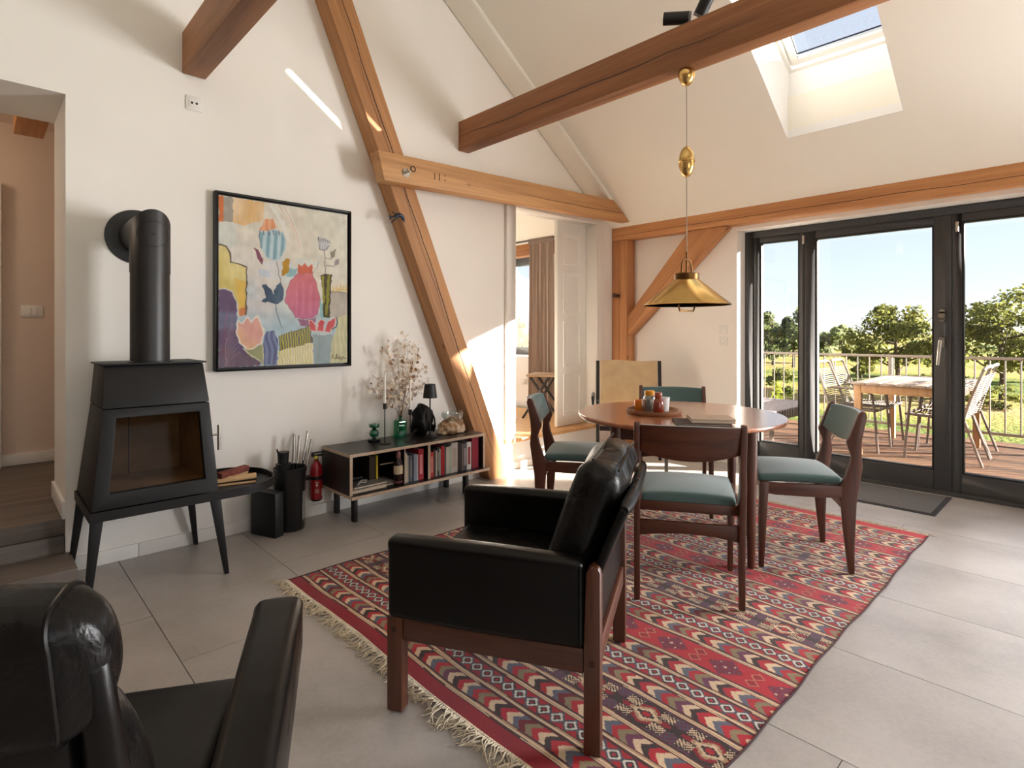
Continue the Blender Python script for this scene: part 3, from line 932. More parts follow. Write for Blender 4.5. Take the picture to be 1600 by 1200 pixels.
bn.add(o0 + o1 + i1 + i0, fs)
bn.build('bench', M['stove_black'], st, smooth=True, angle=50)
for xt, yt, xf, yf, w_ in ((.372, 2.962, .333, 2.935, .022), (.838, 2.962, .890, 2.965, .022), (.372, 3.43, .333, 3.49, .02), (.838, 3.43, .888, 3.49, .02)):
    lg = MB()
    b_ = .010
    lg.hexa([W((xf - b_, yf - b_, 0)), W((xf + b_, yf - b_, 0)), W((xf + b_, yf + b_, 0)), W((xf - b_, yf + b_, 0))],
            [W((xt - w_, yt - w_ * .7, .372)), W((xt + w_, yt - w_ * .7, .372)), W((xt + w_, yt + w_ * .7, .372)), W((xt - w_, yt + w_ * .7, .372))])
    lg.build('leg', M['stove_black'], st, bevel=.002)
# flue: vertical pipe, mitred elbow with cleaning cap, horizontal stub and wall rosette
PX, PY, PR, PZ = .615, 3.205, .083, 1.682
pi_ = MB(); pi_.cyl(W((PX, PY, 1.036)), W((PX, PY, 1.475)), PR, n=40)
fl_ = pi_.build('flue_pipe', M['pipe_black'], st, smooth=True)
cl = MB(); cl.lathe([(PR + .003, 0), (PR + .012, .0), (PR + .012, .004), (PR + .003, .006)], 40, W((PX, PY, 1.038)))
cl.build('pipe_collar', M['pipe_black'], fl_, smooth=True)
el = MB()
nn = 40
ring = []
for z_ in (1.472, 1.47):
    pass
vs = []; fs = []
Rb = PR + .0022
for i in range(nn):
    t = 2 * math.pi * i / nn
    vs.append(W((PX + Rb * math.cos(t), PY + Rb * math.sin(t), 1.468)))
for i in range(nn):          # 45 degree mitre: z grows with distance from the wall side
    t = 2 * math.pi * i / nn
    vs.append(W((PX + Rb * math.cos(t), PY + Rb * math.sin(t), PZ - Rb * math.sin(t) )))
for i in range(nn):
    t = 2 * math.pi * i / nn
    vs.append(W((PX + Rb * math.cos(t), PY + .13, PZ - Rb * math.sin(t))))
for a in (0, 1):
    fs += [(a * nn + i, a * nn + (i + 1) % nn, (a + 1) * nn + (i + 1) % nn, (a + 1) * nn + i) for i in range(nn)]
el.add(vs, fs)
elb = el.build('elbow', M['pipe_black'], st, smooth=True, angle=60)
hp = MB(); hp.cyl(W((PX, PY + .125, PZ)), W((PX, GY - .01, PZ)), PR, n=40)
hp.build('horizontal_pipe', M['pipe_black'], st, smooth=True)
cp = MB()
# round cleaning cap line on the elbow front (follows the pipe's curve)
pts = []
for i in range(36):
    t = 2 * math.pi * i / 36
    xx = .066 * math.cos(t); zz = .060 * math.sin(t)
    yy = -math.sqrt(max(Rb ** 2 - xx ** 2, 0))
    pts.append(W((PX + xx, PY + yy - .0005, 1.65 + zz)))
cp.tube(pts, .0014, n=6, closed=True)
cp.build('cap_seam', M['soot_black'], elb, smooth=True)
kn = MB(); kn.cyl(W((PX, PY - Rb - .004, 1.65)), W((PX, PY - Rb + .01, 1.65)), .007, n=12)
kn.build('cap_screw', M['soot_black'], elb, smooth=True)
rs = MB(); rs.lathe([(PR, 0), (.142, 0), (.142, .004), (PR + .002, .010), (PR, .010)], 56, M=Matrix.Translation(W((PX, GY - .0015, PZ))) @ Matrix.Rotation(R(90), 4, 'X'))
rs.build('wall_rosette', M['pipe_black'], st, smooth=True)

# firewood on the tray
def stick(name, c, rz, l, a, b, mat, label, tilt=0.0, roll=0.0, group=None):
    mb = MB()
    rnd = random.Random(int(l * 1e4))
    outline = [(a * (1 + rnd.uniform(-.12, .12)) * x, b * (1 + rnd.uniform(-.12, .12)) * y) for x, y in ((-1, -1), (.3, -1.05), (1, -.7), (.9, .8), (-.2, 1.05), (-1, .7))]
    mb.prism(outline, -l / 2, l / 2, 'x')
    o = mb.build(name, mat, bevel=.002)
    o.location = c; o.rotation_euler = (roll, tilt, rz)
    return tag(o, label, 'firewood', group)
plain('firewood_red', C(120, 62, 52), .9, noise=.25, nscale=30, bumps=.3, bscale=60)
plain('firewood_grey', C(150, 118, 96), .9, noise=.2, nscale=40, bumps=.3, bscale=60)
G_ = 'firewood pieces on the stove bench'
stick('firewood_log', (.985, 3.20, .404), R(-8), .24, .018, .013, M['firewood'], 'pale split log lying flat on the stove bench', group=G_)
stick('firewood_log', (1.005, 3.27, .402), R(24), .20, .016, .012, M['firewood'], 'pale split log at the back of the stove bench pile', group=G_)
stick('firewood_log', (1.005, 3.235, .431), R(28), .19, .020, .015, M['firewood_red'], 'reddish split log lying on top of the stove bench pile', roll=.15, group=G_)
stick('kindling_stick', (.965, 3.12, .3945), R(-16), .22, .006, .005, M['firewood'], 'thin kindling stick lying alone at the front of the stove bench', group=G_)

# ------------------------------------------------------------------ things on the floor beside the stove
bx_ = thing('ash_box', 'black rectangular ash box on the floor beside the stove', 'box', (1.232, 3.371, 0), R(21.9))
MB().box(-.031, .031, -.098, .098, 0, .252).build('box_body', M['soot_black'], bx_, bevel=.003)
MB().box(-.033, .033, -.100, .100, .2521, .257).build('lid', M['plastic_black'], bx_, bevel=.002)
bi = thing('log_bin', 'tall round black bin holding the fire tools', 'bin', (1.372, 3.385, 0))
bb = MB(); bb.lathe([(.078, 0), (.083, .01), (.092, .365), (.094, .37), (.090, .37), (.087, .362), (.078, .015), (0, .012)], 36)
bb.build('bin_body', M['plastic_black'], bi, smooth=True)
bl_ = MB()
for k in range(7):
    t0, t1 = R(-62 + k * 3), R(-59 + k * 3)
    bl_.add([(.0925 * math.cos(t) * (.93 + .07 * z / .3), .0925 * math.sin(t) * (.93 + .07 * z / .3), z) for t, z in ((t0, .06), (t1, .06), (t1, .23), (t0, .23))], [(0, 1, 2, 3)])
bl_.build('paper_label', plain('label_grey', C(128, 124, 122), .6, noise=.25, nscale=60), bi, smooth=True)
cn = thing('fire_starter_can', 'crumpled black canister poking out of the bin', 'canister', (1.325, 3.37, .30))
cb = MB(); cb.lathe([(.036, 0), (.042, .09), (.044, .10), (.03, .105), (.033, .16), (.036, .17), (0, .172)], 24)
cb.build('canister_body', M['soot_black'], cn, smooth=True)
cb = MB(); cb.tube([(-.02, 0, .165), (-.035, 0, .178), (-.036, 0, .19)], .005); cb.build('spout', M['soot_black'], cn, smooth=True)
def tool(dx, dy, tx, ty, zt, label, mat='metal_steel'):
    t = thing('fire_tool', label, 'fire tool', (1.372 + dx, 3.385 + dy, .02), group='fire tools in the black bin')
    a, b = Vector((0, 0, 0)), Vector((tx, ty, zt - .02))
    m_ = a.lerp(b, .68)
    MB().cyl(a, m_, .005, n=8).build('rod', M['metal_black'], t, smooth=True)
    MB().cyl(m_, b, .010, .0085, n=12).build('handle', M[mat], t, smooth=True)
tool(.012, .00, .025, .03, .560, 'steel handled fire tool standing upright in the bin, leftmost')
tool(.02, .01, .060, .04, .545, 'short steel handled fire tool, second from left in the bin')
tool(.02, -.005, .112, .055, .565, 'steel handled fire tool leaning right, rear of the right pair')
tool(.025, -.02, .110, .02, .520, 'steel handled fire tool leaning furthest right over the bin rim')

fe = thing('fire_extinguisher', 'small red fire extinguisher strapped to the wall beside the sideboard', 'fire extinguisher', (1.568, 3.455, .115))
eb = MB(); eb.lathe([(.030, 0), (.036, .006), (.037, .012)], 32); eb.build('base_ring', M['plastic_black'], fe, smooth=True)
eb = MB(); eb.lathe([(.0365, .010), (.0375, .02), (.0375, .19), (.034, .215), (.022, .238), (.014, .246), (.014, .255), (0, .256)], 32)
eb.build('cylinder', M['red_paint'], fe, smooth=True)
eb = MB(); eb.lathe([(.0378, 0), (.0378, .022)], 32, (0, 0, .135)); eb.box(-.075, -.03, -.005, .05, .137, .155)
eb.build('strap', M['plastic_black'], fe, smooth=True)
eb = MB(); eb.cyl((0, 0, .25), (0, 0, .285), .012); eb.box(-.03, .04, -.010, .010, .278, .29); eb.box(-.025, .045, -.008, .008, .297, .306); eb.box(-.03, -.018, -.008, .008, .278, .306)
eb.build('valve_handle', M['plastic_black'], fe, bevel=.002)
eb = MB(); eb.lathe([(0, 0), (.011, .0), (.012, .008), (0, .012)], 16, M=Matrix.Translation((-.012, -.018, .275)) @ Matrix.Rotation(R(90), 4, 'X'))
eb.build('gauge', plain('gauge_yellow', C(214, 206, 70), .4), fe, smooth=True)
def wrap_patch(rad, t0, t1, z0, z1, n=8):
    vs = []; fs = []
    for i in range(n + 1):
        t = t0 + (t1 - t0) * i / n
        vs += [(rad * math.cos(t), rad * math.sin(t), z0), (rad * math.cos(t), rad * math.sin(t), z1)]
    fs = [(2 * i, 2 * i + 2, 2 * i + 3, 2 * i + 1) for i in range(n)]
    return vs, fs
lb_w = plain('label_white', C(214, 200, 190), .5)
for k, (t0, t1, z0, z1) in enumerate(((-118, -100, .095, .113), (-128, -88, .055, .058), (-128, -88, .064, .067), (-126, -92, .073, .076), (-128, -86, .118, .122), (-60, -38, .03, .075))):
    MB().add(*wrap_patch(.0379, R(t0), R(t1), z0, z1)).build('printed_label', lb_w, fe, smooth=True)

# ------------------------------------------------------------------ wall outlets and switches
def wall_plate(name, label, cat, c, normal, w=.081, h=.081, kind='switch'):
    t = thing(name, label, cat, c)
    n_ = Vector(normal)
    t.rotation_euler = (0, 0, math.atan2(n_.y, n_.x) + R(90))      # local -y faces the room
    MB().box(-w / 2, w / 2, -.008, 0, -h / 2, h / 2).build('plate', M['plastic_white'], t, bevel=.003)
    if kind == 'switch':
        MB().box(-.029, -.001, -.013, -.008, -.029, .029).build('rocker', M['plastic_white'], t, bevel=.002)
        MB().box(.001, .029, -.013, -.008, -.029, .029).build('rocker', M['plastic_white'], t, bevel=.002)
    elif kind == 'aerial':
        MB().box(-.027, .027, -.011, -.008, -.027, .027).build('insert', M['plastic_white'], t, bevel=.002)
        for s_ in (-.012, .012):
            MB().cyl((s_, -.0115, 0), (s_, -.0095, 0), .0065, n=16).build('jack', M['metal_black'], t, smooth=True)
    else:
        MB().lathe([(.023, 0), (.023, .004), (.019, .004), (.018, -.006), (0, -.006)], 24, M=Matrix.Translation((0, -.009, 0)) @ Matrix.Rotation(R(90), 4, 'X')).build('socket_well', M['plastic_white'], t, smooth=True)
    return t
wall_plate('aerial_socket', 'white aerial wall socket high up below the left tie beam', 'socket', (.885, GY - .0005, 2.462), (0, -1, 0), kind='aerial')
wall_plate('light_switch', 'upper white light switch beside the terrace doors', 'switch', (WX - .0005, 2.39, 1.207), (-1, 0, 0))
wall_plate('power_socket', 'lower white wall socket beside the terrace doors', 'socket', (WX - .0005, 2.39, 1.10), (-1, 0, 0), kind='socket')
wall_plate('light_switch', 'beige double light switch on the hall wall', 'switch', (.285, 5.1995, 1.33), (0, -1, 0), w=.12)
wall_plate('power_socket', 'small white wall socket low on the bedroom wall', 'socket', (WX - .0005, 4.95, .58), (-1, 0, 0), kind='socket')
# ------------------------------------------------------------------ framed painting
PXA, PXB, PZA, PZB = .982, 1.820, .957, 1.988
pt = thing('framed_painting', 'large abstract painting of flowers in a black shadow-gap frame', 'painting', ((PXA + PXB) / 2, GY - .002, PZA))
pw, ph = PXB - PXA, PZB - PZA
f_ = MB()
for a in ((-pw / 2, -pw / 2 + .012, 0, ph), (pw / 2 - .012, pw / 2, 0, ph), (-pw / 2 + .012, pw / 2 - .012, 0, .012), (-pw / 2 + .012, pw / 2 - .012, ph - .012, ph)):
    f_.box(a[0], a[1], -.045, 0, a[2], a[3])
f_.build('picture_frame', plain('frame_black', C(20, 19, 18), .45), pt, bevel=.002)
MB().box(-pw / 2 + .012, pw / 2 - .012, -.012, -.002, .012, ph - .012).build('shadow_gap', M['soot_black'], pt)
cw, ch = pw - .044, ph - .044
NXc, NYc = 250, 306
Uc, Vc = np.meshgrid(np.linspace(0, 1, NXc), np.linspace(0, 1, NYc))
rs_ = np.random.RandomState(3)
def smooth_noise(sx, sy):
    g = rs_.rand(sy + 2, sx + 2)
    x = Uc * sx; y = Vc * sy
    xi = np.minimum(x.astype(int), sx); yi = np.minimum(y.astype(int), sy); fx = x - xi; fy = y - yi
    fx = fx * fx * (3 - 2 * fx); fy = fy * fy * (3 - 2 * fy)
    return (g[yi, xi] * (1 - fx) + g[yi, xi + 1] * fx) * (1 - fy) + (g[yi + 1, xi] * (1 - fx) + g[yi + 1, xi + 1] * fx) * fy
def K(x, y):
    # picture coordinates of the enlarged view -> canvas u,v
    s = (x - 158) / 804.0
    top = 92 + (215 - 92) * s; bot = 1188 + (1160 - 1188) * s
    return (s * 3.21 / (3.79 - s * .58), (y - top) / (bot - top))
img = np.zeros((NYc, NXc, 3))
def rgb(c): return np.array(c, float)
# ground: warm grey-white above, lavender left, blue below
n1, n2, n3 = smooth_noise(9, 11), smooth_noise(22, 26), smooth_noise(70, 18)
base = rgb((222, 216, 200)) * np.ones_like(img)
lav = np.clip((Vc - .18) * 2.2, 0, 1)[..., None] * np.clip((.62 - Uc) * 2.5, 0, 1)[..., None]
base = base * (1 - lav) + rgb((208, 202, 202)) * lav
blu = np.clip((Vc - .50 + (n1 - .5) * .25) * 3.0, 0, 1)[..., None]
base = base * (1 - blu) + rgb((172, 196, 206)) * blu
pal = (np.clip((Uc - .55) * 3, 0, 1) * np.clip((.55 - Vc) * 3, 0, 1))[..., None]
base = base * (1 - pal) + rgb((220, 218, 202)) * pal
img[:] = base + ((n2 - .5) * 22 + (n3 - .5) * 7)[..., None]
wob = (smooth_noise(40, 48) - .5) * .012, (smooth_noise(40, 48) - .5) * .012
def inside(pts):
    P_ = [K(*p) for p in pts]
    X_ = Uc + wob[0]; Y_ = Vc + wob[1]
    r = np.zeros_like(Uc, bool)
    j = len(P_) - 1
    for i in range(len(P_)):
        xi, yi = P_[i]; xj, yj = P_[j]
        if abs(yj - yi) > 1e-9:
            r ^= ((yi > Y_) != (yj > Y_)) & (X_ < (xj - xi) * (Y_ - yi) / (yj - yi) + xi)
        j = i
    return r
def dist_line(pts, closed=False):
    P_ = [K(*p) for p in pts]
    if closed: P_ = P_ + [P_[0]]
    d = np.full(Uc.shape, 9.0)
    X_ = (Uc + wob[0]) * cw; Y_ = (Vc + wob[1]) * ch
    for (xa, ya), (xb, yb) in zip(P_, P_[1:]):
        xa, xb, ya, yb = xa * cw, xb * cw, ya * ch, yb * ch
        L2 = (xb - xa) ** 2 + (yb - ya) ** 2 + 1e-12
        t = np.clip(((X_ - xa) * (xb - xa) + (Y_ - ya) * (yb - ya)) / L2, 0, 1)
        d = np.minimum(d, np.hypot(X_ - xa - t * (xb - xa), Y_ - ya - t * (yb - ya)))
    return d
def fill(pts, c, c2=None, alpha=1.0, tex=None, amp=22, grad=None):
    m_ = inside(pts)
    col = rgb(c) * np.ones_like(img)
    if c2 is not None:
        g_ = (tex if tex is not None else n2)[..., None]
        g_ = np.clip((g_ - .3) * 2.5, 0, 1)
        if grad is not None: g_ = np.clip(grad[..., None], 0, 1)
        col = col * (1 - g_) + rgb(c2) * g_
    col = col + ((n2 - .5) * amp * .6 + (n3 - .5) * amp * .4)[..., None]
    img[m_] = img[m_] * (1 - alpha) + col[m_] * alpha
def line(pts, c, w=.004, closed=False, alpha=1.0):
    a_ = np.clip(1.3 - dist_line(pts, closed) / w, 0, 1)[..., None] * alpha
    img[:] = img * (1 - a_) + rgb(c) * a_
vstripe = .5 + .5 * np.sin(Uc * 150 + n1 * 6)
# top left blocks
fill([(158, 90), (190, 97), (190, 262), (158, 260)], (206, 112, 62))
fill([(190, 97), (250, 106), (246, 268), (186, 260)], (158, 150, 138))
fill([(250, 106), (450, 140), (440, 250), (330, 285), (246, 270)], (226, 184, 124), (232, 206, 168), tex=n1)
fill([(158, 265), (270, 270), (265, 420), (210, 440), (158, 400)], (204, 212, 206), alpha=.7)
for k in range(5):
    line([(520 + 18 * k, 150 + 6 * k), (600 + 14 * k, 270 + 18 * k), (650 + 8 * k, 370 + 20 * k)], (226, 190, 166) if k % 2 else (236, 236, 228), .004, alpha=.75)
line([(490, 160), (560, 270), (600, 380)], (236, 238, 234), .012, alpha=.7)
# yellow block at the left
yel = [(158, 400), (205, 420), (230, 455), (232, 515), (335, 545), (330, 640), (330, 800), (335, 850), (285, 862), (280, 790), (255, 745), (250, 705), (200, 680), (158, 690)]
fill(yel, (206, 186, 104), (216, 200, 132), tex=n1)
fill([(262, 620), (328, 640), (328, 850), (288, 858), (282, 780)], (222, 176, 70), alpha=.7)
fill([(288, 815), (330, 800), (333, 850), (286, 862)], (190, 84, 66), alpha=.6)
line([(158, 402), (205, 420), (232, 460), (232, 518), (335, 546), (333, 700), (330, 850)], (72, 62, 50), .0045)
# purple mass bottom left
pur = [(158, 690), (200, 685), (245, 710), (258, 750), (275, 800), (272, 900), (280, 1000), (320, 1070), (420, 1140), (420, 1180), (158, 1190)]
fill(pur, (92, 74, 102), (104, 104, 132), tex=n1)
fill([(158, 1040), (210, 1060), (300, 1090), (410, 1150), (410, 1180), (158, 1190)], (108, 84, 96), alpha=.7)
for k in range(9):
    line([(205, 1130 - 30 * k), (170 + 6 * k, 1080 - 34 * k)], (150, 78, 104), .002, alpha=.6)
    line([(215, 1150 - 20 * k), (290 - 6 * k, 1090 - 30 * k)], (162, 132, 140), .002, alpha=.6)
line([(205, 1180), (206, 1000)], (190, 150, 150), .0025, alpha=.7)
line([(158, 690), (200, 686), (246, 712), (260, 760)], (196, 190, 196), .004)
# pale shadows of the big bloom
fill([(560, 480), (660, 560), (640, 640), (560, 660), (540, 560)], (214, 222, 220), alpha=.8)
fill([(580, 560), (655, 560), (640, 612), (590, 610)], (120, 176, 184), alpha=.7)
fill([(440, 520), (545, 500), (560, 640), (470, 620)], (216, 216, 218), alpha=.8)
# light blue bloom with orange tips
fill([(415, 310), (440, 262), (470, 240), (500, 240), (520, 300), (500, 318), (450, 318)], (226, 150, 104), (230, 172, 132), tex=vstripe)
blm = [(415, 318), (450, 330), (500, 312), (560, 330), (578, 380), (570, 440), (540, 500), (500, 512), (455, 480), (430, 430), (412, 360)]
fill(blm, (128, 168, 182), (186, 210, 216), tex=.5 + .5 * np.sin(Uc * 115 + Vc * 9))
line(blm, (176, 206, 216), .005, True, .8)
line([(415, 318), (413, 360), (430, 430)], (70, 70, 76), .003, alpha=.8)
for x_ in (438, 470, 500, 535):
    line([(x_, 318), (x_ + 4, 345)], (78, 72, 92), .004, alpha=.8)
line([(525, 512), (535, 580), (552, 650)], (128, 132, 108), .003)
fill([(380, 425), (410, 440), (440, 500), (436, 530), (405, 505)], (128, 72, 92), (108, 60, 78), tex=n1)
fill([(560, 520), (580, 495), (605, 505), (600, 570), (575, 608), (555, 600)], (190, 142, 46), (172, 124, 40), tex=n1)
fill([(400, 560), (470, 575), (490, 615), (420, 605)], (176, 196, 220), alpha=.6)
# dark blue leaf flower
fill([(430, 665), (455, 655), (490, 690), (500, 720), (520, 670), (550, 645), (570, 690), (560, 760), (530, 788), (470, 775), (420, 768), (455, 740)], (58, 76, 98), (74, 96, 118), tex=n1)
line([(520, 785), (525, 850), (555, 930)], (104, 120, 130), .003)
# pomegranate
pom = [(605, 640), (660, 590), (740, 590), (770, 640), (795, 760), (780, 850), (740, 875), (690, 885), (640, 870), (575, 770), (585, 700)]
fill(pom, (206, 112, 120), (190, 108, 148), grad=np.clip((Vc - .45) * 3.0, 0, 1))
fill([(690, 640), (745, 620), (770, 760), (720, 840), (680, 760)], (200, 110, 128), alpha=.4)
for k in range(6):
    line([(650 + 22 * k, 650), (640 + 22 * k, 850)], (190, 84, 116) if k % 2 else (216, 150, 172), .004, alpha=.4)
line(pom, (142, 92, 112), .0025, True, .7)
fill([(655, 590), (655, 525), (680, 545), (700, 520), (720, 550), (745, 530), (745, 590)], (210, 104, 82), (196, 92, 60), tex=n1)
for a_ in ([(655, 530), (650, 495), (680, 530), (690, 490), (710, 530), (735, 500), (750, 540), (782, 512), (770, 560)],):
    line(a_, (206, 220, 226), .0035)
line([(782, 512), (770, 565), (745, 585)], (150, 170, 180), .003)
fill([(645, 880), (700, 890), (770, 870), (765, 905), (720, 935), (680, 920)], (132, 90, 120), (150, 104, 132), tex=n1)
# grey flower top right with leaves
fill([(780, 362), (852, 375), (850, 425), (825, 442), (790, 435)], (176, 180, 188), (196, 198, 202), tex=n1)
line([(782, 364), (790, 436), (826, 442), (852, 420)], (104, 104, 112), .0025)
for k in range(6): line([(785 + 13 * k, 364 + 2 * k), (788 + 13 * k, 384 + 2 * k)], (90, 88, 92), .0025)
line([(815, 440), (824, 520), (826, 600)], (110, 104, 98), .003)
fill([(855, 500), (860, 455), (888, 432), (884, 480)], (146, 142, 124))
fill([(880, 545), (885, 515), (915, 495), (905, 535)], (158, 146, 150))
line([(826, 490), (860, 500)], (120, 110, 104), .0025); line([(832, 540), (880, 545)], (150, 120, 110), .003)
# dark green bars
fill([(795, 600), (865, 592), (862, 700), (850, 870), (815, 866), (808, 720)], (70, 62, 44))
fill([(802, 605), (815, 605), (826, 760), (812, 780)], (144, 140, 52)); fill([(838, 600), (855, 598), (850, 760), (835, 860), (826, 850)], (136, 132, 48))
fill([(790, 760), (812, 790), (815, 866), (800, 880)], (122, 178, 182), alpha=.8)
# grey-beige block right and cream stripes
fill([(862, 705), (962, 715), (962, 850), (905, 870), (850, 868)], (172, 164, 150), (186, 178, 166), tex=n1)
line([(862, 702), (962, 712)], (104, 92, 78), .003)
for k in range(6):
    fill([(868 + 16 * k, 700), (874 + 16 * k, 655 - 6 * (k % 2)), (882 + 16 * k, 702)], (222, 186, 96), alpha=.85)
fill([(905, 870), (962, 850), (962, 1165), (850, 1168), (870, 1000), (900, 930)], (206, 200, 158), (190, 190, 150), tex=vstripe)
# red tulip on grey-green field
fill([(745, 980), (870, 985), (860, 1110), (850, 1168), (760, 1170), (745, 1060)], (146, 164, 168), (160, 176, 180), tex=n1)
for a_ in ([(720, 890), (745, 890), (770, 930), (770, 965), (735, 950)], [(775, 960), (778, 900), (800, 880), (822, 905), (812, 960)], [(820, 960), (850, 890), (890, 875), (885, 930), (850, 965)]):
    fill(a_, (208, 92, 92), (196, 78, 84), tex=n1); line(a_, (224, 190, 180), .003, True)
line([(890, 872), (900, 880), (895, 930), (870, 950)], (44, 40, 42), .0035)
line([(790, 975), (785, 1060), (780, 1165)], (130, 156, 140), .003)
# hatched blanket
fill([(535, 985), (730, 925), (748, 1030), (540, 1090)], (92, 88, 74), (112, 110, 100), tex=n1)
fill([(540, 1085), (748, 1030), (752, 1170), (520, 1175)], (224, 214, 176), (230, 222, 196), tex=n1)
for k in range(13):
    line([(546 + 15 * k, 985 - 4.2 * k), (552 + 15 * k, 1080 - 3.8 * k)], (206, 196, 74), .0035)
    line([(540 + 16 * k, 1090 - 3.9 * k), (545 + 16 * k, 1172)], (206, 198, 92), .003)
# blue-violet column
fill([(455, 955), (505, 950), (530, 1010), (525, 1170), (430, 1175), (440, 1010)], (92, 96, 134), (116, 130, 166), tex=vstripe)
# peach tulip
tul = [(285, 890), (310, 905), (340, 870), (365, 900), (405, 858), (425, 905), (442, 960), (425, 1035), (375, 1065), (335, 1070), (290, 1030), (272, 960)]
fill(tul, (226, 178, 138), (218, 160, 148), tex=n1); line(tul, (232, 222, 210), .005, True)
fill([(310, 1070), (375, 1070), (432, 1040), (436, 1170), (410, 1150), (345, 1110)], (150, 152, 110), (170, 168, 130), tex=n1)
line([(310, 1070), (375, 1115), (420, 1150)], (222, 218, 200), .003); line([(435, 1040), (438, 1172)], (210, 206, 160), .004)
# signature scribble
sg = [(865, 1135), (872, 1110), (880, 1135), (888, 1128), (886, 1140), (898, 1105), (896, 1138), (904, 1120), (908, 1138), (916, 1112), (914, 1140), (922, 1125), (926, 1148), (934, 1122), (940, 1130), (956, 1128)]
line(sg, (86, 80, 66), .0024)
line([(930, 240), (945, 260), (935, 262), (950, 275)], (176, 140, 120), .0025, alpha=.6)
img = np.clip(img * .90 + 20, 0, 255) / 255.0
lin_ = np.where(img <= .04045, img / 12.92, ((img + .055) / 1.055) ** 2.4)
me = bpy.data.meshes.new('canvas')
vx = (Uc.ravel() - .5) * cw; vz = (1 - Vc.ravel()) * ch + .022
co = np.stack([vx, np.full_like(vx, -.030), vz], 1)
idx = np.arange(NXc * NYc).reshape(NYc, NXc)
quads = np.stack([idx[:-1, :-1], idx[1:, :-1], idx[1:, 1:], idx[:-1, 1:]], -1).reshape(-1, 4)
def grid_mesh(me, co, quads):
    me.vertices.add(len(co)); me.vertices.foreach_set('co', co.astype(np.float32).ravel())
    nq = len(quads)
    me.loops.add(nq * 4); me.loops.foreach_set('vertex_index', quads.astype(np.int32).ravel())
    me.polygons.add(nq); me.polygons.foreach_set('loop_start', np.arange(0, nq * 4, 4, dtype=np.int32))
    me.update(calc_edges=True)
grid_mesh(me, co, quads)
at = me.color_attributes.new('paint', 'FLOAT_COLOR', 'POINT')
at.data.foreach_set('color', np.concatenate([lin_.reshape(-1, 3), np.ones((NXc * NYc, 1))], 1).astype(np.float32).ravel())
link('canvas', me, vcol('canvas_paint', .7, bscale=220, bumps=.25), pt)
MB().box(-cw / 2, cw / 2, -.0296, -.012, .022, .022 + ch).build('canvas_stretcher', plain('canvas_edge', C(200, 192, 178), .9), pt)
# ------------------------------------------------------------------ low sideboard
SBX0, SBX1, SBY0, SBY1, SBZ0, SBZ1 = 1.625, 2.695, 3.12, 3.495, .177, .444
sb = thing('sideboard', 'low open sideboard of black laminate plywood filled with books', 'sideboard', (2.16, 3.31, 0))
def SBX(mb, x0, x1, y0, y1, z0, z1): return mb.box(x0 - 2.16, x1 - 2.16, y0 - 3.31, y1 - 3.31, z0, z1)
T_ = .018
def panel(name, x0, x1, y0, y1, z0, z1, edge):
    p = SBX(MB(), x0, x1, y0 + .003, y1, z0, z1).build(name, M['laminate_black'], sb)
    e_ = SBX(MB(), x0, x1, y0, y0 + .003, z0, z1).build('ply_edge', M['plywood_edge'], p)
    return p
tpn = panel('top_panel', SBX0, SBX1, SBY0, SBY1, SBZ1 - T_, SBZ1, 0)
SBX(MB(), SBX0 - .001, SBX0, SBY0, SBY1, SBZ1 - T_, SBZ1).build('ply_edge', M['plywood_edge'], tpn)
bpn = panel('bottom_panel', SBX0, SBX1 + .02, SBY0 - .03, SBY1, SBZ0, SBZ0 + T_, 0)
SBX(MB(), SBX0 - .001, SBX0, SBY0 - .03, SBY1, SBZ0, SBZ0 + T_).build('ply_edge', M['plywood_edge'], bpn)
panel('side_panel', SBX0, SBX0 + T_, SBY0, SBY1, SBZ0 + T_, SBZ1 - T_, 0)
panel('side_panel', SBX1 - T_, SBX1, SBY0, SBY1, SBZ0 + T_, SBZ1 - T_, 0)
panel('divider', 2.200, 2.218, SBY0 + .01, SBY1, SBZ0 + T_, SBZ1 - T_, 0)
panel('divider', 2.020, 2.028, SBY0 + .02, SBY1, SBZ0 + T_, SBZ1 - T_, 0)
SBX(MB(), SBX0 + T_, SBX1 - T_, SBY1 - .008, SBY1, SBZ0 + T_, SBZ1 - T_).build('back_panel', M['laminate_black'], sb)
panel('shelf', 1.90, 2.018, SBY0 + .12, SBY1 - .01, .318, .326, 0)
for x_, y_ in ((1.712, 3.23), (1.712, 3.465), (2.60, 3.23), (2.60, 3.465)):
    SBX(MB(), x_ - .013, x_ + .013, y_ - .02, y_ + .02, 0, SBZ0).build('leg', M['metal_black'], sb, bevel=.002)
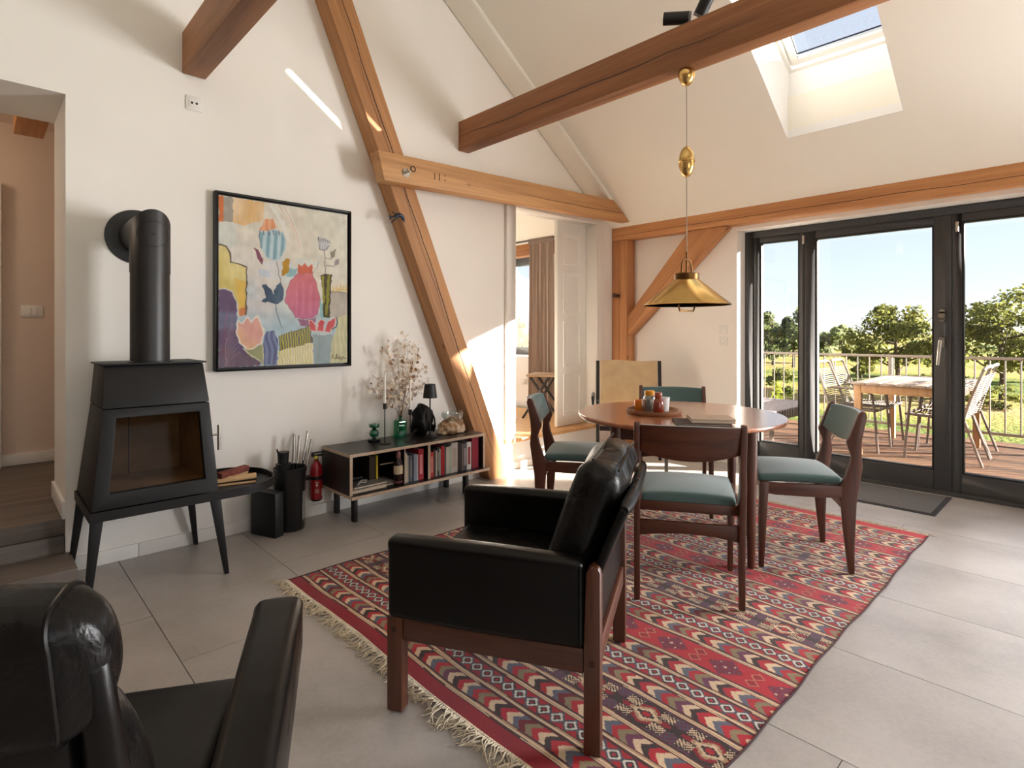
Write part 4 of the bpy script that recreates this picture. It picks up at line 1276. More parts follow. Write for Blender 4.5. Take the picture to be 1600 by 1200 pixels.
# books: (x0, width, height, depth, colour, name words)
def book(x0, w, h, dpt, col, label, group, z=SBZ0 + T_ + .0005, lean=0.0, y0=SBY0 + .035, stripe=None, name='book'):
    t = thing(name, label, 'book', (x0 + w / 2, y0 + dpt / 2, z), group=group)
    t.rotation_euler = (0, lean, 0)
    c_ = plain('cover_%d_%d_%d' % col, C(*col), .55, noise=.06, nscale=50) if 'cover_%d_%d_%d' % col not in M else M['cover_%d_%d_%d' % col]
    q = MB(); th = min(.003, w * .2)
    q.box(-w / 2, -w / 2 + th, -dpt / 2, dpt / 2, 0, h); q.box(w / 2 - th, w / 2, -dpt / 2, dpt / 2, 0, h); q.box(-w / 2 + th, w / 2 - th, -dpt / 2, -dpt / 2 + th, 0, h)
    q.build('cover', c_, t)
    MB().box(-w / 2 + th, w / 2 - th, -dpt / 2 + th, dpt / 2 - .004, .003, h - .004).build('pages', M['book_page'], t)
    if stripe:
        MB().box(-w * .28, w * .28, -dpt / 2 - .0006, -dpt / 2, h * .18, h * .82).build('spine_title', plain('spine_%d_%d_%d' % stripe, C(*stripe), .6) if 'spine_%d_%d_%d' % stripe not in M else M['spine_%d_%d_%d' % stripe], t)
    return t
GB = 'books standing in the sideboard'
left_books = [(2.031, .017, .192, (214, 206, 190), 'cream paperback beside the wine bottle, leftmost of the books', None),
              (2.049, .012, .176, (188, 178, 160), 'thin beige book, second from left beside the wine bottle', None),
              (2.062, .010, .168, (70, 78, 92), 'thin slate blue book with a narrow dark spine', None),
              (2.073, .016, .172, (96, 104, 118), 'blue grey book in the middle of the left book row', (150, 150, 150)),
              (2.090, .012, .170, (46, 52, 60), 'thin dark grey book between two blue grey ones', None),
              (2.103, .022, .176, (142, 150, 168), 'pale lilac blue book left of the red one', None),
              (2.126, .010, .170, (190, 188, 186), 'thin pale grey book next to the left red hardback', None),
              (2.140, .040, .204, (172, 34, 52), 'thick crimson hardback with a pale title, left book row', (224, 150, 150))]
for x_, w_, h_, c__, l_, s_ in left_books: book(x_, w_, h_, .21, c__, l_, GB, stripe=s_)
right_books = [(2.221, .010, .200, (206, 200, 188), 'thin cream book right of the wooden divider', None),
               (2.233, .030, .170, (206, 64, 62), 'short coral red book right of the divider', (226, 150, 140)),
               (2.265, .014, .186, (70, 68, 62), 'dark olive thin book behind the coral one', None),
               (2.280, .012, .176, (196, 190, 176), 'narrow pale book in the right row', None),
               (2.293, .016, .196, (62, 66, 62), 'dark green grey book in the right row', (160, 160, 150)),
               (2.310, .012, .182, (176, 174, 164), 'narrow grey beige book left of the scarlet one', None),
               (2.324, .030, .200, (178, 28, 40), 'scarlet hardback in the middle of the right row', None),
               (2.356, .012, .180, (84, 104, 100), 'thin teal grey book beside the scarlet hardback', None),
               (2.369, .024, .186, (206, 202, 192), 'off white book with a pale spine', None),
               (2.394, .018, .190, (168, 186, 168), 'pale green book right of the off white one', None),
               (2.413, .056, .210, (200, 194, 186), 'thick light grey folder standing tall among the books', (180, 170, 160)),
               (2.472, .034, .204, (44, 34, 30), 'dark brown thick book right of the grey folder', None),
               (2.507, .012, .196, (120, 104, 90), 'thin tan book beside the dark brown one', None),
               (2.520, .032, .192, (84, 78, 84), 'plum grey book in the right row', (150, 140, 140)),
               (2.553, .040, .196, (224, 220, 212), 'white book with a red and black spine title', (150, 50, 60)),
               (2.600, .062, .226, (150, 26, 48), 'tall crimson ring binder at the right end of the sideboard', None)]
for x_, w_, h_, c__, l_, s_ in right_books: book(x_, w_, h_, .22, c__, l_, GB, stripe=s_, name='ring_binder' if 'binder' in l_ else 'book')
book(1.8545, .012, .150, .16, (222, 190, 40), 'thin bright yellow book standing in the left compartment', GB, z=SBZ0 + T_ + .0475, y0=SBY0 + .09)
book(1.812, .042, .146, .15, (58, 46, 34), 'dark brown book standing against the yellow book in the left compartment', GB, z=SBZ0 + T_ + .0475, y0=SBY0 + .10)
# magazines lying in the left compartment
def magazine(c, w, d, h, rz, col, label):
    t = thing('magazine', label, 'magazine', c, rz, group='magazines in the left compartment')
    MB().box(-w / 2, w / 2, -d / 2, d / 2, 0, h * .25).build('back_cover', M['cover_58_46_34'], t)
    MB().box(-w / 2, w / 2 - .002, -d / 2 + .002, d / 2 - .002, h * .25, h * .8).build('pages', M['book_page'], t)
    MB().box(-w / 2, w / 2, -d / 2, d / 2, h * .8, h).build('front_cover', plain('mag_%d' % int(c[2] * 1e4), C(*col), .35, noise=.35, nscale=16), t)
magazine((1.765, 3.26, SBZ0 + T_ + .0005), .236, .26, .029, 0, (190, 178, 160), 'thick cream magazine at the bottom of the stack')
magazine((1.768, 3.255, SBZ0 + T_ + .030), .23, .25, .016, R(2), (116, 112, 112), 'grey magazine on top of the stack in the left compartment')
magazine((1.947, 3.27, SBZ0 + T_ + .0005), .10, .20, .012, R(-3), (180, 176, 168), 'small pale booklet lying below the inner shelf')
cab = MB(); pts = [(1.70, 3.16, .246), (1.73, 3.19, .250), (1.76, 3.17, .247), (1.775, 3.20, .251), (1.79, 3.215, .247), (1.76, 3.23, .248), (1.74, 3.21, .247)]
cab.tube(pts, .0035, n=6); tag(recentre(cab.build('charging_cable', M['plastic_white'], smooth=True)), 'pale charging cable lying on the grey magazine', 'cable')
cab = MB(); cab.cushion(.045, .03, .012, .008, M=Matrix.Translation((1.745, 3.29, .2545))); tag(recentre(cab.build('headphones_case', M['plastic_black'], smooth=True)), 'small black case lying on the magazines', 'case')
wb = thing('wine_bottle', 'dark wine bottle with cream label and crumpled foil capsule', 'bottle', (1.985, 3.16, SBZ0 + T_ + .0005))
q = MB(); q.lathe([(.026, 0), (.029, .004), (.029, .135), (.024, .155), (.012, .175), (.012, .20)], 24); q.build('bottle_body', plain('bottle_dark', C(38, 16, 18), .15, coat=.3), wb, smooth=True)
q = MB(); q.lathe([(.0293, .07), (.0293, .125)], 24); q.build('label_paper', plain('label_cream', C(214, 200, 168), .7, noise=.08, nscale=90), wb, smooth=True)
q = MB(); q.lathe([(.0293, .012), (.0293, .028)], 24); q.build('lower_label', plain('label_plum', C(112, 66, 70), .7), wb, smooth=True)
q = MB(); q.lathe([(.0135, .155), (.016, .17), (.018, .195), (.015, .215), (.008, .219), (0, .219)], 10); q.build('foil_capsule', plain('foil_rose', C(142, 96, 94), .45, .4, noise=.3, nscale=60, bumps=.5, bscale=70), wb, smooth=True, angle=20)

# ------------------------------------------------------------------ on the sideboard
Z0 = SBZ1
gh = thing('green_candle_holder', 'green and black turned glass candle holder on the sideboard', 'candle holder', (1.945, 3.395, Z0))
q = MB(); q.lathe([(.040, 0), (.042, .004), (.042, .016), (.038, .020), (.014, .022), (.012, .030)], 32); q.build('foot', plain('glass_black', C(14, 20, 18), .08, spec=.6), gh, smooth=True)
q = MB(); q.lathe([(.012, .030), (.026, .036), (.032, .052), (.032, .060), (.026, .076), (.012, .084)], 32); q.build('green_bulb', plain('glass_green_solid', C(8, 92, 62), .06, spec=.7, coat=.5), gh, smooth=True)
q = MB(); q.lathe([(.012, .084), (.014, .094), (.033, .098)], 32); q.build('neck', M['glass_black'], gh, smooth=True)
q = MB(); q.lathe([(.033, .098), (.035, .101), (.035, .118), (.032, .122), (.014, .122), (.012, .108), (0, .108)], 32); q.build('green_rim', M['glass_green_solid'], gh, smooth=True)
def candlestick(x, y, zc, zt, label):
    t = thing('candlestick', label, 'candlestick', (x, y, Z0), group='black iron candlesticks on the sideboard')
    q = MB(); q.lathe([(.041, 0), (.041, .003), (.037, .005), (0, .005)], 32); q.build('base_plate', M['metal_black'], t, smooth=True)
    MB().cyl((0, 0, .004), (0, 0, zc - Z0 - .036), .0035, n=10).build('stem', M['metal_black'], t, smooth=True)
    q = MB(); q.lathe([(.012, 0), (.0125, .038), (.0095, .038), (.0095, .01), (0, .01)], 20, (0, 0, zc - Z0 - .038)); q.build('candle_cup', M['metal_black'], t, smooth=True)
    c = thing('candle', label.replace('black candlestick', 'tall white taper candle in the black candlestick'), 'candle', (x, y, zc - .027), group='white taper candles on the sideboard')
    q = MB(); q.lathe([(.0092, 0), (.0088, .02), (.0070, zt - zc + .005), (.003, zt - zc + .012), (0, zt - zc + .012)], 16); q.build('wax', M['candle_white'], c, smooth=True)
    MB().cyl((0, 0, zt - zc + .010), (0, 0, zt - zc + .020), .001, n=6).build('wick', M['metal_black'], c)
candlestick(1.955, 3.275, .713, .928, 'taller black candlestick standing left of the green vase')
candlestick(2.122, 3.228, .662, .875, 'shorter black candlestick standing right of the green vase')
vs_ = thing('green_vase', 'square bottle-green glass vase holding dried stems', 'vase', (2.150, 3.395, Z0))
q = MB(); q.cushion(.040, .028, .062, .010, M=Matrix.Translation((0, 0, .0625))); q.build('vase_body', M['glass_green'], vs_, smooth=True)
q = MB(); q.lathe([(.020, .118), (.012, .124), (.012, .150), (.015, .152), (.015, .155), (.010, .155), (.010, .126)], 24); q.build('vase_neck', M['glass_green'], vs_, smooth=True)
q = MB(); q.cushion(.036, .024, .057, .008, M=Matrix.Translation((0, 0, .0635))); q.build('vase_inner_wall', M['glass_green'], vs_, smooth=True)
# dried lunaria branches
df = thing('dried_branches', 'bunch of dried honesty stems with papery cream discs', 'dried flowers', (2.150, 3.395, Z0 + .02))
rd = random.Random(11)
disc_mats = [plain('lunaria_a', C(238, 224, 204), .7, noise=.1), plain('lunaria_b', C(218, 192, 164), .75, noise=.15), plain('lunaria_c', C(162, 118, 84), .8, noise=.15)]
for dm in disc_mats[:2]:
    dm.node_tree.nodes['Principled BSDF'].inputs['Alpha'].default_value = .85
stems = MB(); leaf_v = [MB(), MB(), MB()]
ends = [(-.10, .01, .62), (-.03, .0, .66), (.02, -.03, .70), (.09, .02, .64), (.14, -.01, .56), (.18, .0, .47), (-.16, .02, .42), (-.20, .0, .33), (.20, -.04, .36), (.04, -.05, .40), (.17, .03, .62)]
for ex, ey, ez in ends:
    p0_ = Vector((rd.uniform(-.004, .004), rd.uniform(-.004, .004), .0)); p1_ = Vector((ex * .02, ey * .1, .12)); p3_ = Vector((ex, ey, ez - .02)); p2_ = p1_.lerp(p3_, .55) + Vector((-ex * .18, 0, .05))
    path = []
    for i in range(11):
        t = i / 10
        path.append(p0_.lerp(p1_, min(1, t * 4)) if t < .25 else ((1 - (t - .25) / .75) ** 2 * p1_ + 2 * ((t - .25) / .75) * (1 - (t - .25) / .75) * p2_ + ((t - .25) / .75) ** 2 * p3_))
    stems.tube(path, [.0022 - .0015 * i / 10 for i in range(11)], n=5)
    for i in range(4, 11):
        for k in range(6 if i > 5 else 2):
            a = path[i]; off = Vector((rd.gauss(0, .028), rd.gauss(0, .022), rd.gauss(.01, .026)))
            c_ = a + off
            stems.tube([a, a + off * .6 + Vector((0, 0, .004)), c_], .0006, n=3)
            r_ = rd.uniform(.009, .019)
            nrm_ = Vector((rd.gauss(0, 1), rd.gauss(0, 1), rd.gauss(0, .6))).normalized()
            a1 = nrm_.orthogonal().normalized(); b1 = nrm_.cross(a1)
            vv = [c_ + a1 * r_ * math.cos(2 * math.pi * j / 8) + b1 * r_ * .78 * math.sin(2 * math.pi * j / 8) + nrm_ * .0008 * (j % 2) for j in range(8)]
            leaf_v[0 if rd.random() < .72 else (1 if rd.random() < .55 else 2)].add(vv, [tuple(range(8))])
stems.build('stem', plain('stem_brown', C(128, 96, 68), .8), df, smooth=True)
for mb_, mt_ in zip(leaf_v, disc_mats):
    o_ = mb_.build('seed_discs', mt_, df); o_['kind'] = 'stuff'
tl = thing('table_lamp', 'small black cordless table lamp on the sideboard', 'lamp', (2.310, 3.265, Z0))
q = MB(); q.lathe([(.052, 0), (.053, .004), (.052, .010), (.045, .013), (0, .013)], 40); q.build('base', M['plastic_black'], tl, smooth=True)
MB().cyl((0, 0, .012), (0, 0, .30), .005, n=12).build('stem', M['metal_black'], tl, smooth=True)
q = MB(); q.lathe([(.050, .278), (.038, .372), (.034, .374), (.005, .374), (.005, .371), (.036, .370), (.048, .280), (.050, .278)], 40); q.build('shade', M['metal_black'], tl, smooth=True)
# black leather bag-like camera case behind the lamp
cg = thing('leather_pouch', 'shiny black leather pouch leaning behind the table lamp', 'bag', (2.335, 3.395, Z0))
def pouch(o):
    x, y, z = o
    k = 1 - .22 * max(0, z) / .09
    return (x * k + .012 * math.sin(z * 40 + y * 30), y * k + .01 * math.sin(x * 50), z + .012 * math.sin(x * 45 + 1))
q = MB(); q.cushion(.074, .050, .100, .038, (.012, .01, .008), fn=pouch, M=Matrix.Translation((0, 0, .108)) @ Matrix.Rotation(R(-8), 4, 'Y')); q.build('pouch_body', M['leather_soft'], cg, smooth=True)
q = MB(); q.tube([(.02, -.02, .186), (.06, -.03, .16), (.085, -.03, .11), (.09, -.03, .05), (.075, -.03, .012)], .006, n=8); q.tube([(-.06, -.02, .05), (-.085, -.02, .03), (-.09, -.02, .008)], .012, n=8)
q.build('strap', M['leather_soft'], cg, smooth=True)
q = MB(); q.cyl((.066, -.03, .075), (.066, -.042, .075), .010, n=16); q.build('buckle', M['metal_steel'], cg, smooth=True)
# stone with blown glass bowl
rk = thing('stone_lump', 'craggy beige brown stone lump at the right end of the sideboard', 'stone', (2.530, 3.30, Z0))
bm = bmesh.new(); bmesh.ops.create_icosphere(bm, subdivisions=4, radius=1)
from mathutils import noise as mnoise
for v in bm.verts:
    p = v.co.copy()
    n_ = mnoise.noise(p * 2.2) * .30 + mnoise.noise(p * 5) * .14
    v.co = Vector((p.x * .112 * (1 + n_), p.y * .062 * (1 + n_), max(-.2, p.z) * .088 * (1 + n_ * 1.0)))
zmin = min(v.co.z for v in bm.verts)
for v in bm.verts: v.co.z -= zmin
me = bpy.data.meshes.new('stone_body'); bm.to_mesh(me); bm.free()
me.polygons.foreach_set('use_smooth', [True] * len(me.polygons))
m_, nt_, p_b = nodes_of('stone'); mp2 = mapping(nt_); nz_ = N(nt_, 'ShaderNodeTexNoise'); nz_.inputs['Scale'].default_value = 22; nz_.inputs['Detail'].default_value = 6
nt_.links.new(mp2.outputs[0], nz_.inputs['Vector']); rp_ = ramp(nt_, [(.35, C(110, 72, 46)), (.5, C(176, 140, 104)), (.65, C(226, 204, 176))]); nt_.links.new(nz_.outputs['Fac'], rp_.inputs[0]); nt_.links.new(rp_.outputs[0], p_b.inputs['Base Color']); bump(nt_, p_b, nz_.outputs['Fac'], .8, .01); p_b.inputs['Roughness'].default_value = .8
link('stone_body', me, m_, rk)
gb = thing('glass_bowl', 'clear blown glass bowl melted over the stone lump', 'glass bowl', (2.535, 3.305, Z0 + .085))
q = MB(); q.lathe([(0, .0), (.03, .004), (.055, .018), (.068, .042), (.066, .068), (.062, .070), (.062, .045), (.050, .022), (.028, .008), (0, .005)], 32, M=Matrix.Scale(1.25, 4, (1, 0, 0))); q.build('bowl', M['glass_clear'], gb, smooth=True)
q = MB(); q.tube([(-.07, -.03, .012), (-.04, -.055, .020), (.0, -.05, .012), (.04, -.055, .024), (.075, -.03, .05), (.08, -.01, .075)], [.006, .008, .007, .008, .006, .004], n=8); q.build('glass_drips', M['glass_clear'], gb, smooth=True)
# ------------------------------------------------------------------ kilim rug
RX0, RX1, RY0, RY1 = 1.075, 3.985, .705, 2.67
rug = thing('kilim_rug', 'red striped kilim rug with chevrons and diamonds under the dining table', 'rug', ((RX0 + RX1) / 2, (RY0 + RY1) / 2, 0))
NX_, NY_ = 760, 440
xc = np.linspace(0, RX1 - RX0, NX_ + 1); yc = np.linspace(0, RY1 - RY0, NY_ + 1)
xm = (xc[:-1] + xc[1:]) / 2; ym = (yc[:-1] + yc[1:]) / 2
XX, YY = np.meshgrid(xm, ym)                     # faces
rr = np.random.RandomState(5)
CRE, TAN, BRN, RED, CRIM, SLA, OLI, PLU, WHI, DRK = [np.array(c, float) for c in ((212, 184, 152), (172, 138, 106), (56, 40, 38), (172, 30, 42), (140, 22, 36), (92, 94, 108), (134, 118, 88), (104, 50, 76), (206, 200, 188), (58, 50, 54))]
colr = np.zeros(XX.shape + (3,)); colr[:] = CRIM
PER, ST = .414, 1.135 - RX0
LASTX = RX1 - RX0 - .075
u_ = XX - ST + .0012 * np.sin(YY * 9)
per_i = np.floor(u_ / PER).astype(int)
w_ = u_ - per_i * PER
def put(mask, c): colr[mask] = c
body = (XX > ST) & (XX < LASTX)
bands = [(0, .0895, 'chev'), (.0895, .179, 'dia'), (.179, .2685, 'chev'), (.2685, .414, 'wide')]
STEP = .0045
for a, b, kind in bands:
    inb = body & (w_ >= a) & (w_ < b)
    lw = w_ - a; W_ = b - a
    # cream border stripe group at the start of the band
    put(inb, CRIM)
    s_red = inb & (lw > .030)
    xc_ = (lw - .030) - (W_ - .030) / 2             # position across the motif, centred
    hw = (W_ - .030) / 2
    if kind == 'chev':
        q = np.floor(np.abs(xc_) / STEP) * STEP
        t = (YY + q * .95 + .013 * per_i) / .0258
        k = np.floor(t).astype(int) % 8
        for idx, c in enumerate((CRE, RED, OLI, RED, SLA, CRE, RED, BRN)):
            put(s_red & (k == idx), c)
        k2 = np.floor(t / 8).astype(int) % 3
        put(s_red & (k == 1) & (k2 == 1), PLU); put(s_red & (k == 3) & (k2 == 2), CRIM * .8)
    elif kind == 'dia':
        put(s_red, SLA * .82)
        ph = np.mod(YY + .02 * per_i, .0525) - .02625
        d = np.abs(np.floor(np.abs(ph) / STEP) * STEP) * 1.0 + np.floor(np.abs(xc_) / STEP) * STEP
        put(s_red & (d < .0185), WHI); put(s_red & (d < .0095), DRK); put(s_red & (d < .004), RED)
        ph2 = np.mod(YY + .02 * per_i + .02625, .0525) - .02625
        d2 = np.abs(ph2) + np.abs(np.abs(xc_) - hw)
        put(s_red & (np.floor(d2 / STEP) * STEP < .022), RED * .95)
        blk = np.floor((YY + .02 * per_i) / .0525).astype(int) % 3 == 0
        put(s_red & blk & (np.abs(xc_) > .010) & (d2 > .022) & (d > .018), DRK)
    else:
        alt = (per_i % 2 == 0)
        pw_ = .21
        ph = np.mod(YY + .045 + .05 * per_i, pw_) - pw_ / 2
        qx = np.floor(np.abs(xc_) / STEP) * STEP; qy = np.floor(np.abs(ph) / STEP) * STEP
        # dark medallion bands
        md = s_red & alt
        put(md, PLU * .9); 
        put(md & (np.mod(np.floor(YY / .009) + np.floor(xc_ / .006), 3) == 0), SLA * .8)
        put(md & (qx + qy * .55 < .066), BRN)
        put(md & (qx + qy * .55 < .046), CRIM)
        ring = qx * 1.15 + qy * .75
        put(md & (ring < .040), TAN); put(md & (ring < .030), CRE); put(md & (ring < .018), BRN); put(md & (ring < .009), RED)
        hk = np.abs(np.abs(ph) - .058)
        hook = md & (hk < .026) & (np.abs(np.abs(xc_) - .030) < .021)
        put(hook, BRN)
        put(hook & (np.mod(np.floor((hk + np.abs(xc_)) / .0065), 2) == 0) & (np.abs(np.abs(xc_) - .030) < .017), CRE)
        # red bands with plum lozenges and small stars
        rdm = s_red & ~alt
        put(rdm, RED * 1.02)
        lo_ = qx + qy * .8
        put(rdm & (lo_ < .050), PLU); put(rdm & (lo_ < .050) & (np.mod(np.floor(qx / .009) + np.floor(qy / .009), 2) == 0), CRIM * .9)
        for cx, cy, r_ in ((0, 0, .008), (.022, .026, .005), (-.022, .026, .005)):
            put(rdm & (np.abs(np.abs(xc_) - abs(cx)) + np.abs(np.abs(ph) - cy) < r_), CRE)
        ph3 = np.mod(YY + .045 + .05 * per_i + pw_ / 2, pw_) - pw_ / 2
        for cx in (.0225, -.0225):
            e = np.abs(xc_ - cx) + np.abs(ph3) * .9
            put(rdm & (e < .0225), (TAN + CRE) / 2 * np.array((1, .85, .8))); put(rdm & (e < .0185), RED * .85)
    # the stripe group: dashes, cream line, tan, cream, dashes
    put(inb & (lw < .030), TAN)
    dash = np.floor(YY / .0055).astype(int) % 2
    put(inb & (lw < .006), CRIM * .7); put(inb & (lw < .006) & (dash == 0), BRN)
    put(inb & (lw >= .006) & (lw < .008), CRE); put(inb & (lw >= .008) & (lw < .010), BRN)
    put(inb & (lw >= .012) & (lw < .019), CRE)
    put(inb & (lw >= .022) & (lw < .024), BRN)
    put(inb & (lw >= .025) & (lw < .030), CRIM * .7); put(inb & (lw >= .025) & (lw < .030) & (dash == 1), DRK)
put(XX < .006, CRE)
put(~body & (XX > 1), np.array((186, 36, 50), float))
# abrash and wear: broad dye variation of the wool itself
low = np.kron(rr.rand(12, 20), np.ones((NY_ // 11 + 1, NX_ // 19 + 1)))[:NY_, :NX_]
kx = np.ones(25) / 25
low = np.apply_along_axis(lambda v: np.convolve(v, kx, 'same'), 1, low); low = np.apply_along_axis(lambda v: np.convolve(v, kx, 'same'), 0, low)
colr *= (.93 + .12 * low + .10 * (rr.rand(NY_, NX_) - .5))[..., None]
colr = np.clip(colr, 0, 255) / 255.0
colr = np.where(colr <= .04045, colr / 12.92, ((colr + .055) / 1.055) ** 2.4)
# vertices: slightly wavy outline and surface
XV, YV = np.meshgrid(xc, yc)
edge = .004 * np.sin(XV * 5.3 + 1) + .0025 * np.sin(XV * 17 + 2)
YVw = YV + edge * (1 - YV / (RY1 - RY0)) + .008 * np.sin(XV * 6 + .4) * (YV / (RY1 - RY0))
XVw = XV + .006 * np.sin(YV * 6)
ZV = .0045 + .0012 * np.sin(XV * 13 + YV * 5) + .001 * np.sin(YV * 21)
co = np.stack([XVw.ravel() - (RX1 - RX0) / 2, YVw.ravel() - (RY1 - RY0) / 2, ZV.ravel()], 1)
idx = np.arange((NX_ + 1) * (NY_ + 1)).reshape(NY_ + 1, NX_ + 1)
quads = np.stack([idx[:-1, :-1], idx[:-1, 1:], idx[1:, 1:], idx[1:, :-1]], -1).reshape(-1, 4)
me = bpy.data.meshes.new('woven_field'); grid_mesh(me, co, quads)
at = me.color_attributes.new('paint', 'BYTE_COLOR', 'CORNER')
cc = np.concatenate([colr.reshape(-1, 3), np.ones((NX_ * NY_, 1))], 1)
at.data.foreach_set('color', np.repeat(cc, 4, axis=0).astype(np.float32).ravel())
me.polygons.foreach_set('use_smooth', [True] * len(me.polygons))
link('woven_field', me, vcol('kilim_wool', .95, bscale=500, bumps=.35, dist=.002, sheen=.15), rug)
# dark selvedge along the two long sides
for sgn in (0, NY_):
    P_ = co.reshape(NY_ + 1, NX_ + 1, 3)[sgn, ::8]
    q = MB(); q.tube([tuple(p) for p in P_], .0035, n=5); q.build('selvedge', plain('selvedge_dark', C(60, 30, 34), .9) if 'selvedge_dark' not in M else M['selvedge_dark'], rug, smooth=True)
# knotted cotton fringe at the two ends
rf = random.Random(21)
hx, hy_ = (RX1 - RX0) / 2, (RY1 - RY0) / 2
for sgn in (-1, 1):
    q = MB()
    y = -hy_ + .004
    while y < hy_:
        L = rf.uniform(.030, .075) * (1.0 if sgn < 0 else .35); wob_ = rf.gauss(0, .03)
        x0_ = sgn * hx + .006 * math.sin((y + hy_) * 6)
        pts = [(x0_ - sgn * .004, y, .005), (x0_ + sgn * .010, y, .008)]
        yy = y; vy = rf.gauss(0, .006)
        for k in range(5):
            vy += rf.gauss(wob_ * .08, .005); yy += vy
            pts.append((x0_ + sgn * (.010 + L * (k + 1) / 5), yy, max(.002, .008 - .0012 * k + rf.uniform(-.001, .004))))
        q.tube(pts, [.0024, .0032, .0024, .0026, .002, .0016, .001], n=4)
        for e in range(2):
            b0 = pts[3]; vy2 = rf.gauss(0, .008)
            q.tube([b0, (b0[0] + sgn * .012, b0[1] + vy2, .006), (b0[0] + sgn * rf.uniform(.015, .03), b0[1] + vy2 * 1.2 + rf.gauss(0, .006), .0025)], [.0016, .0014, .0008], n=3)
        y += rf.uniform(.006, .011)
    o_ = q.build('fringe', M['fringe_cotton'], rug, smooth=True); o_['kind'] = 'stuff'
q = MB(); q.tube([(-hx - .001, -hy_, .005)] + [(-hx - .002 + .006 * math.sin((y) * 6), y - hy_, .006) for y in np.linspace(.05, 2 * hy_, 24)], .003, n=6)
q.build('end_cord', M['fringe_cotton'], rug, smooth=True)

# ------------------------------------------------------------------ door mat
dm = thing('door_mat', 'grey door mat with dark rubber edge in front of the terrace door', 'door mat', (4.745, 1.20, 0))
MB().box(-.29, .29, -.45, .45, 0, .005).build('rubber_edge', M['rubber_dark'], dm, bevel=.002)
MB().box(-.262, .262, -.422, .422, .005, .010).build('pile', plain('mat_pile', C(104, 102, 100), .95, noise=.28, nscale=260, bumps=.8, bscale=500), dm)

# ------------------------------------------------------------------ round dining table
TCX, TCY, TZ, TR = 2.90, 1.676, .722, .565
tb = thing('dining_table', 'round teak dining table with four round legs', 'table', (TCX, TCY, 0), R(28))
q = MB(); q.lathe([(TR - .02, TZ - .026), (TR - .004, TZ - .020), (TR, TZ - .012), (TR, TZ - .004), (TR - .003, TZ), (0, TZ)], 96); q.build('tabletop', M['table_teak'], tb, smooth=True, angle=50)
q = MB()
ar = .445
for k in range(4):
    a0 = R(-102 - 28 + 90 * k); a1 = a0 + R(90)
    p0_, p1_ = Vector((ar * math.cos(a0), ar * math.sin(a0), 0)), Vector((ar * math.cos(a1), ar * math.sin(a1), 0))
    d_ = (p1_ - p0_).normalized(); n_ = Vector((-d_.y, d_.x, 0)) * .011
    pts = [p0_ + n_, p0_ - n_, p1_ - n_, p1_ + n_]
    q = MB(); q.hexa([(p.x, p.y, TZ - .105) for p in pts][::-1], [(p.x, p.y, TZ - .021) for p in pts][::-1]); q.build('apron', M['teak_x'], tb)
    lx, ly = .470 * math.cos(a0), .470 * math.sin(a0)
    q = MB(); q.lathe([(.016, 0), (.018, .01), (.027, .45), (.030, .60), (.030, TZ - .021)], 24, (lx, ly, .0075)); q.build('leg', M['teak_z'], tb, smooth=True)
# tray and what stands on it
ty = thing('serving_tray', 'round brown wooden tray with raised rim on the dining table', 'tray', (2.790, 1.765, TZ))
q = MB(); q.lathe([(.145, 0), (.152, .006), (.155, .024), (.149, .024), (.145, .010), (.140, .007), (0, .007)], 64); q.build('tray_body', M['tray_wood'], ty, smooth=True)
ZT = TZ + .0072
c1 = thing('candle_glass', 'squat frosted orange candle glass on the tray', 'candle', (2.795, 1.862, ZT))
q = MB(); q.lathe([(.028, 0), (.031, .004), (.033, .058), (.030, .058), (.028, .006), (0, .005)], 28); q.build('cup', plain('orange_glass', C(222, 128, 40), .2, coat=.4), c1, smooth=True)
q = MB(); q.lathe([(.0278, .006), (.0292, .044), (0, .044)], 28); q.build('wax', plain('orange_wax', C(232, 164, 84), .5), c1, smooth=True)
c2 = thing('lidded_jar', 'clear glass jar with amber glass lid at the back of the tray', 'jar', (2.855, 1.835, ZT))
q = MB(); q.lathe([(.034, 0), (.037, .004), (.037, .072), (.030, .084), (.027, .084), (.033, .072), (.033, .005), (0, .004)], 32); q.build('jar_body', M['glass_clear'], c2, smooth=True)
q = MB(); q.lathe([(.028, .084), (.030, .088), (.030, .108), (.026, .112), (0, .112)], 28); q.build('amber_lid', plain('amber_solid', C(214, 150, 40), .15, coat=.5), c2, smooth=True)
q = MB(); q.lathe([(.0325, .006), (.0325, .065), (0, .065)], 24); q.build('contents', plain('jar_contents', C(150, 128, 104), .6, noise=.15), c2, smooth=True)
c3 = thing('drinking_glass', 'small clear drinking glass at the front of the tray', 'glass', (2.770, 1.800, ZT))
q = MB(); q.lathe([(.022, 0), (.025, .003), (.029, .070), (.0275, .070), (.0235, .006), (0, .005)], 28); q.build('tumbler', M['glass_clear'], c3, smooth=True)
c4 = thing('amber_bottle', 'red brown glass bottle with stopper on the tray', 'bottle', (2.765, 1.722, ZT))
q = MB(); q.lathe([(.026, 0), (.030, .004), (.031, .060), (.028, .072), (.018, .082), (.018, .090)], 28); q.build('bottle_body', plain('redbrown_glass', C(126, 46, 22), .12, coat=.5), c4, smooth=True)
q = MB(); q.lathe([(.020, .090), (.022, .094), (.022, .112), (.019, .116), (0, .116)], 24); q.build('stopper', plain('redbrown_lid', C(142, 62, 34), .2, coat=.4), c4, smooth=True)
c5 = thing('white_cup', 'small white ceramic cup at the right of the tray', 'cup', (2.845, 1.735, ZT))
q = MB(); q.lathe([(.024, 0), (.027, .003), (.033, .082), (.031, .082), (.0255, .005), (0, .004)], 28); q.build('cup_body', M['ceramic_white'], c5, smooth=True)
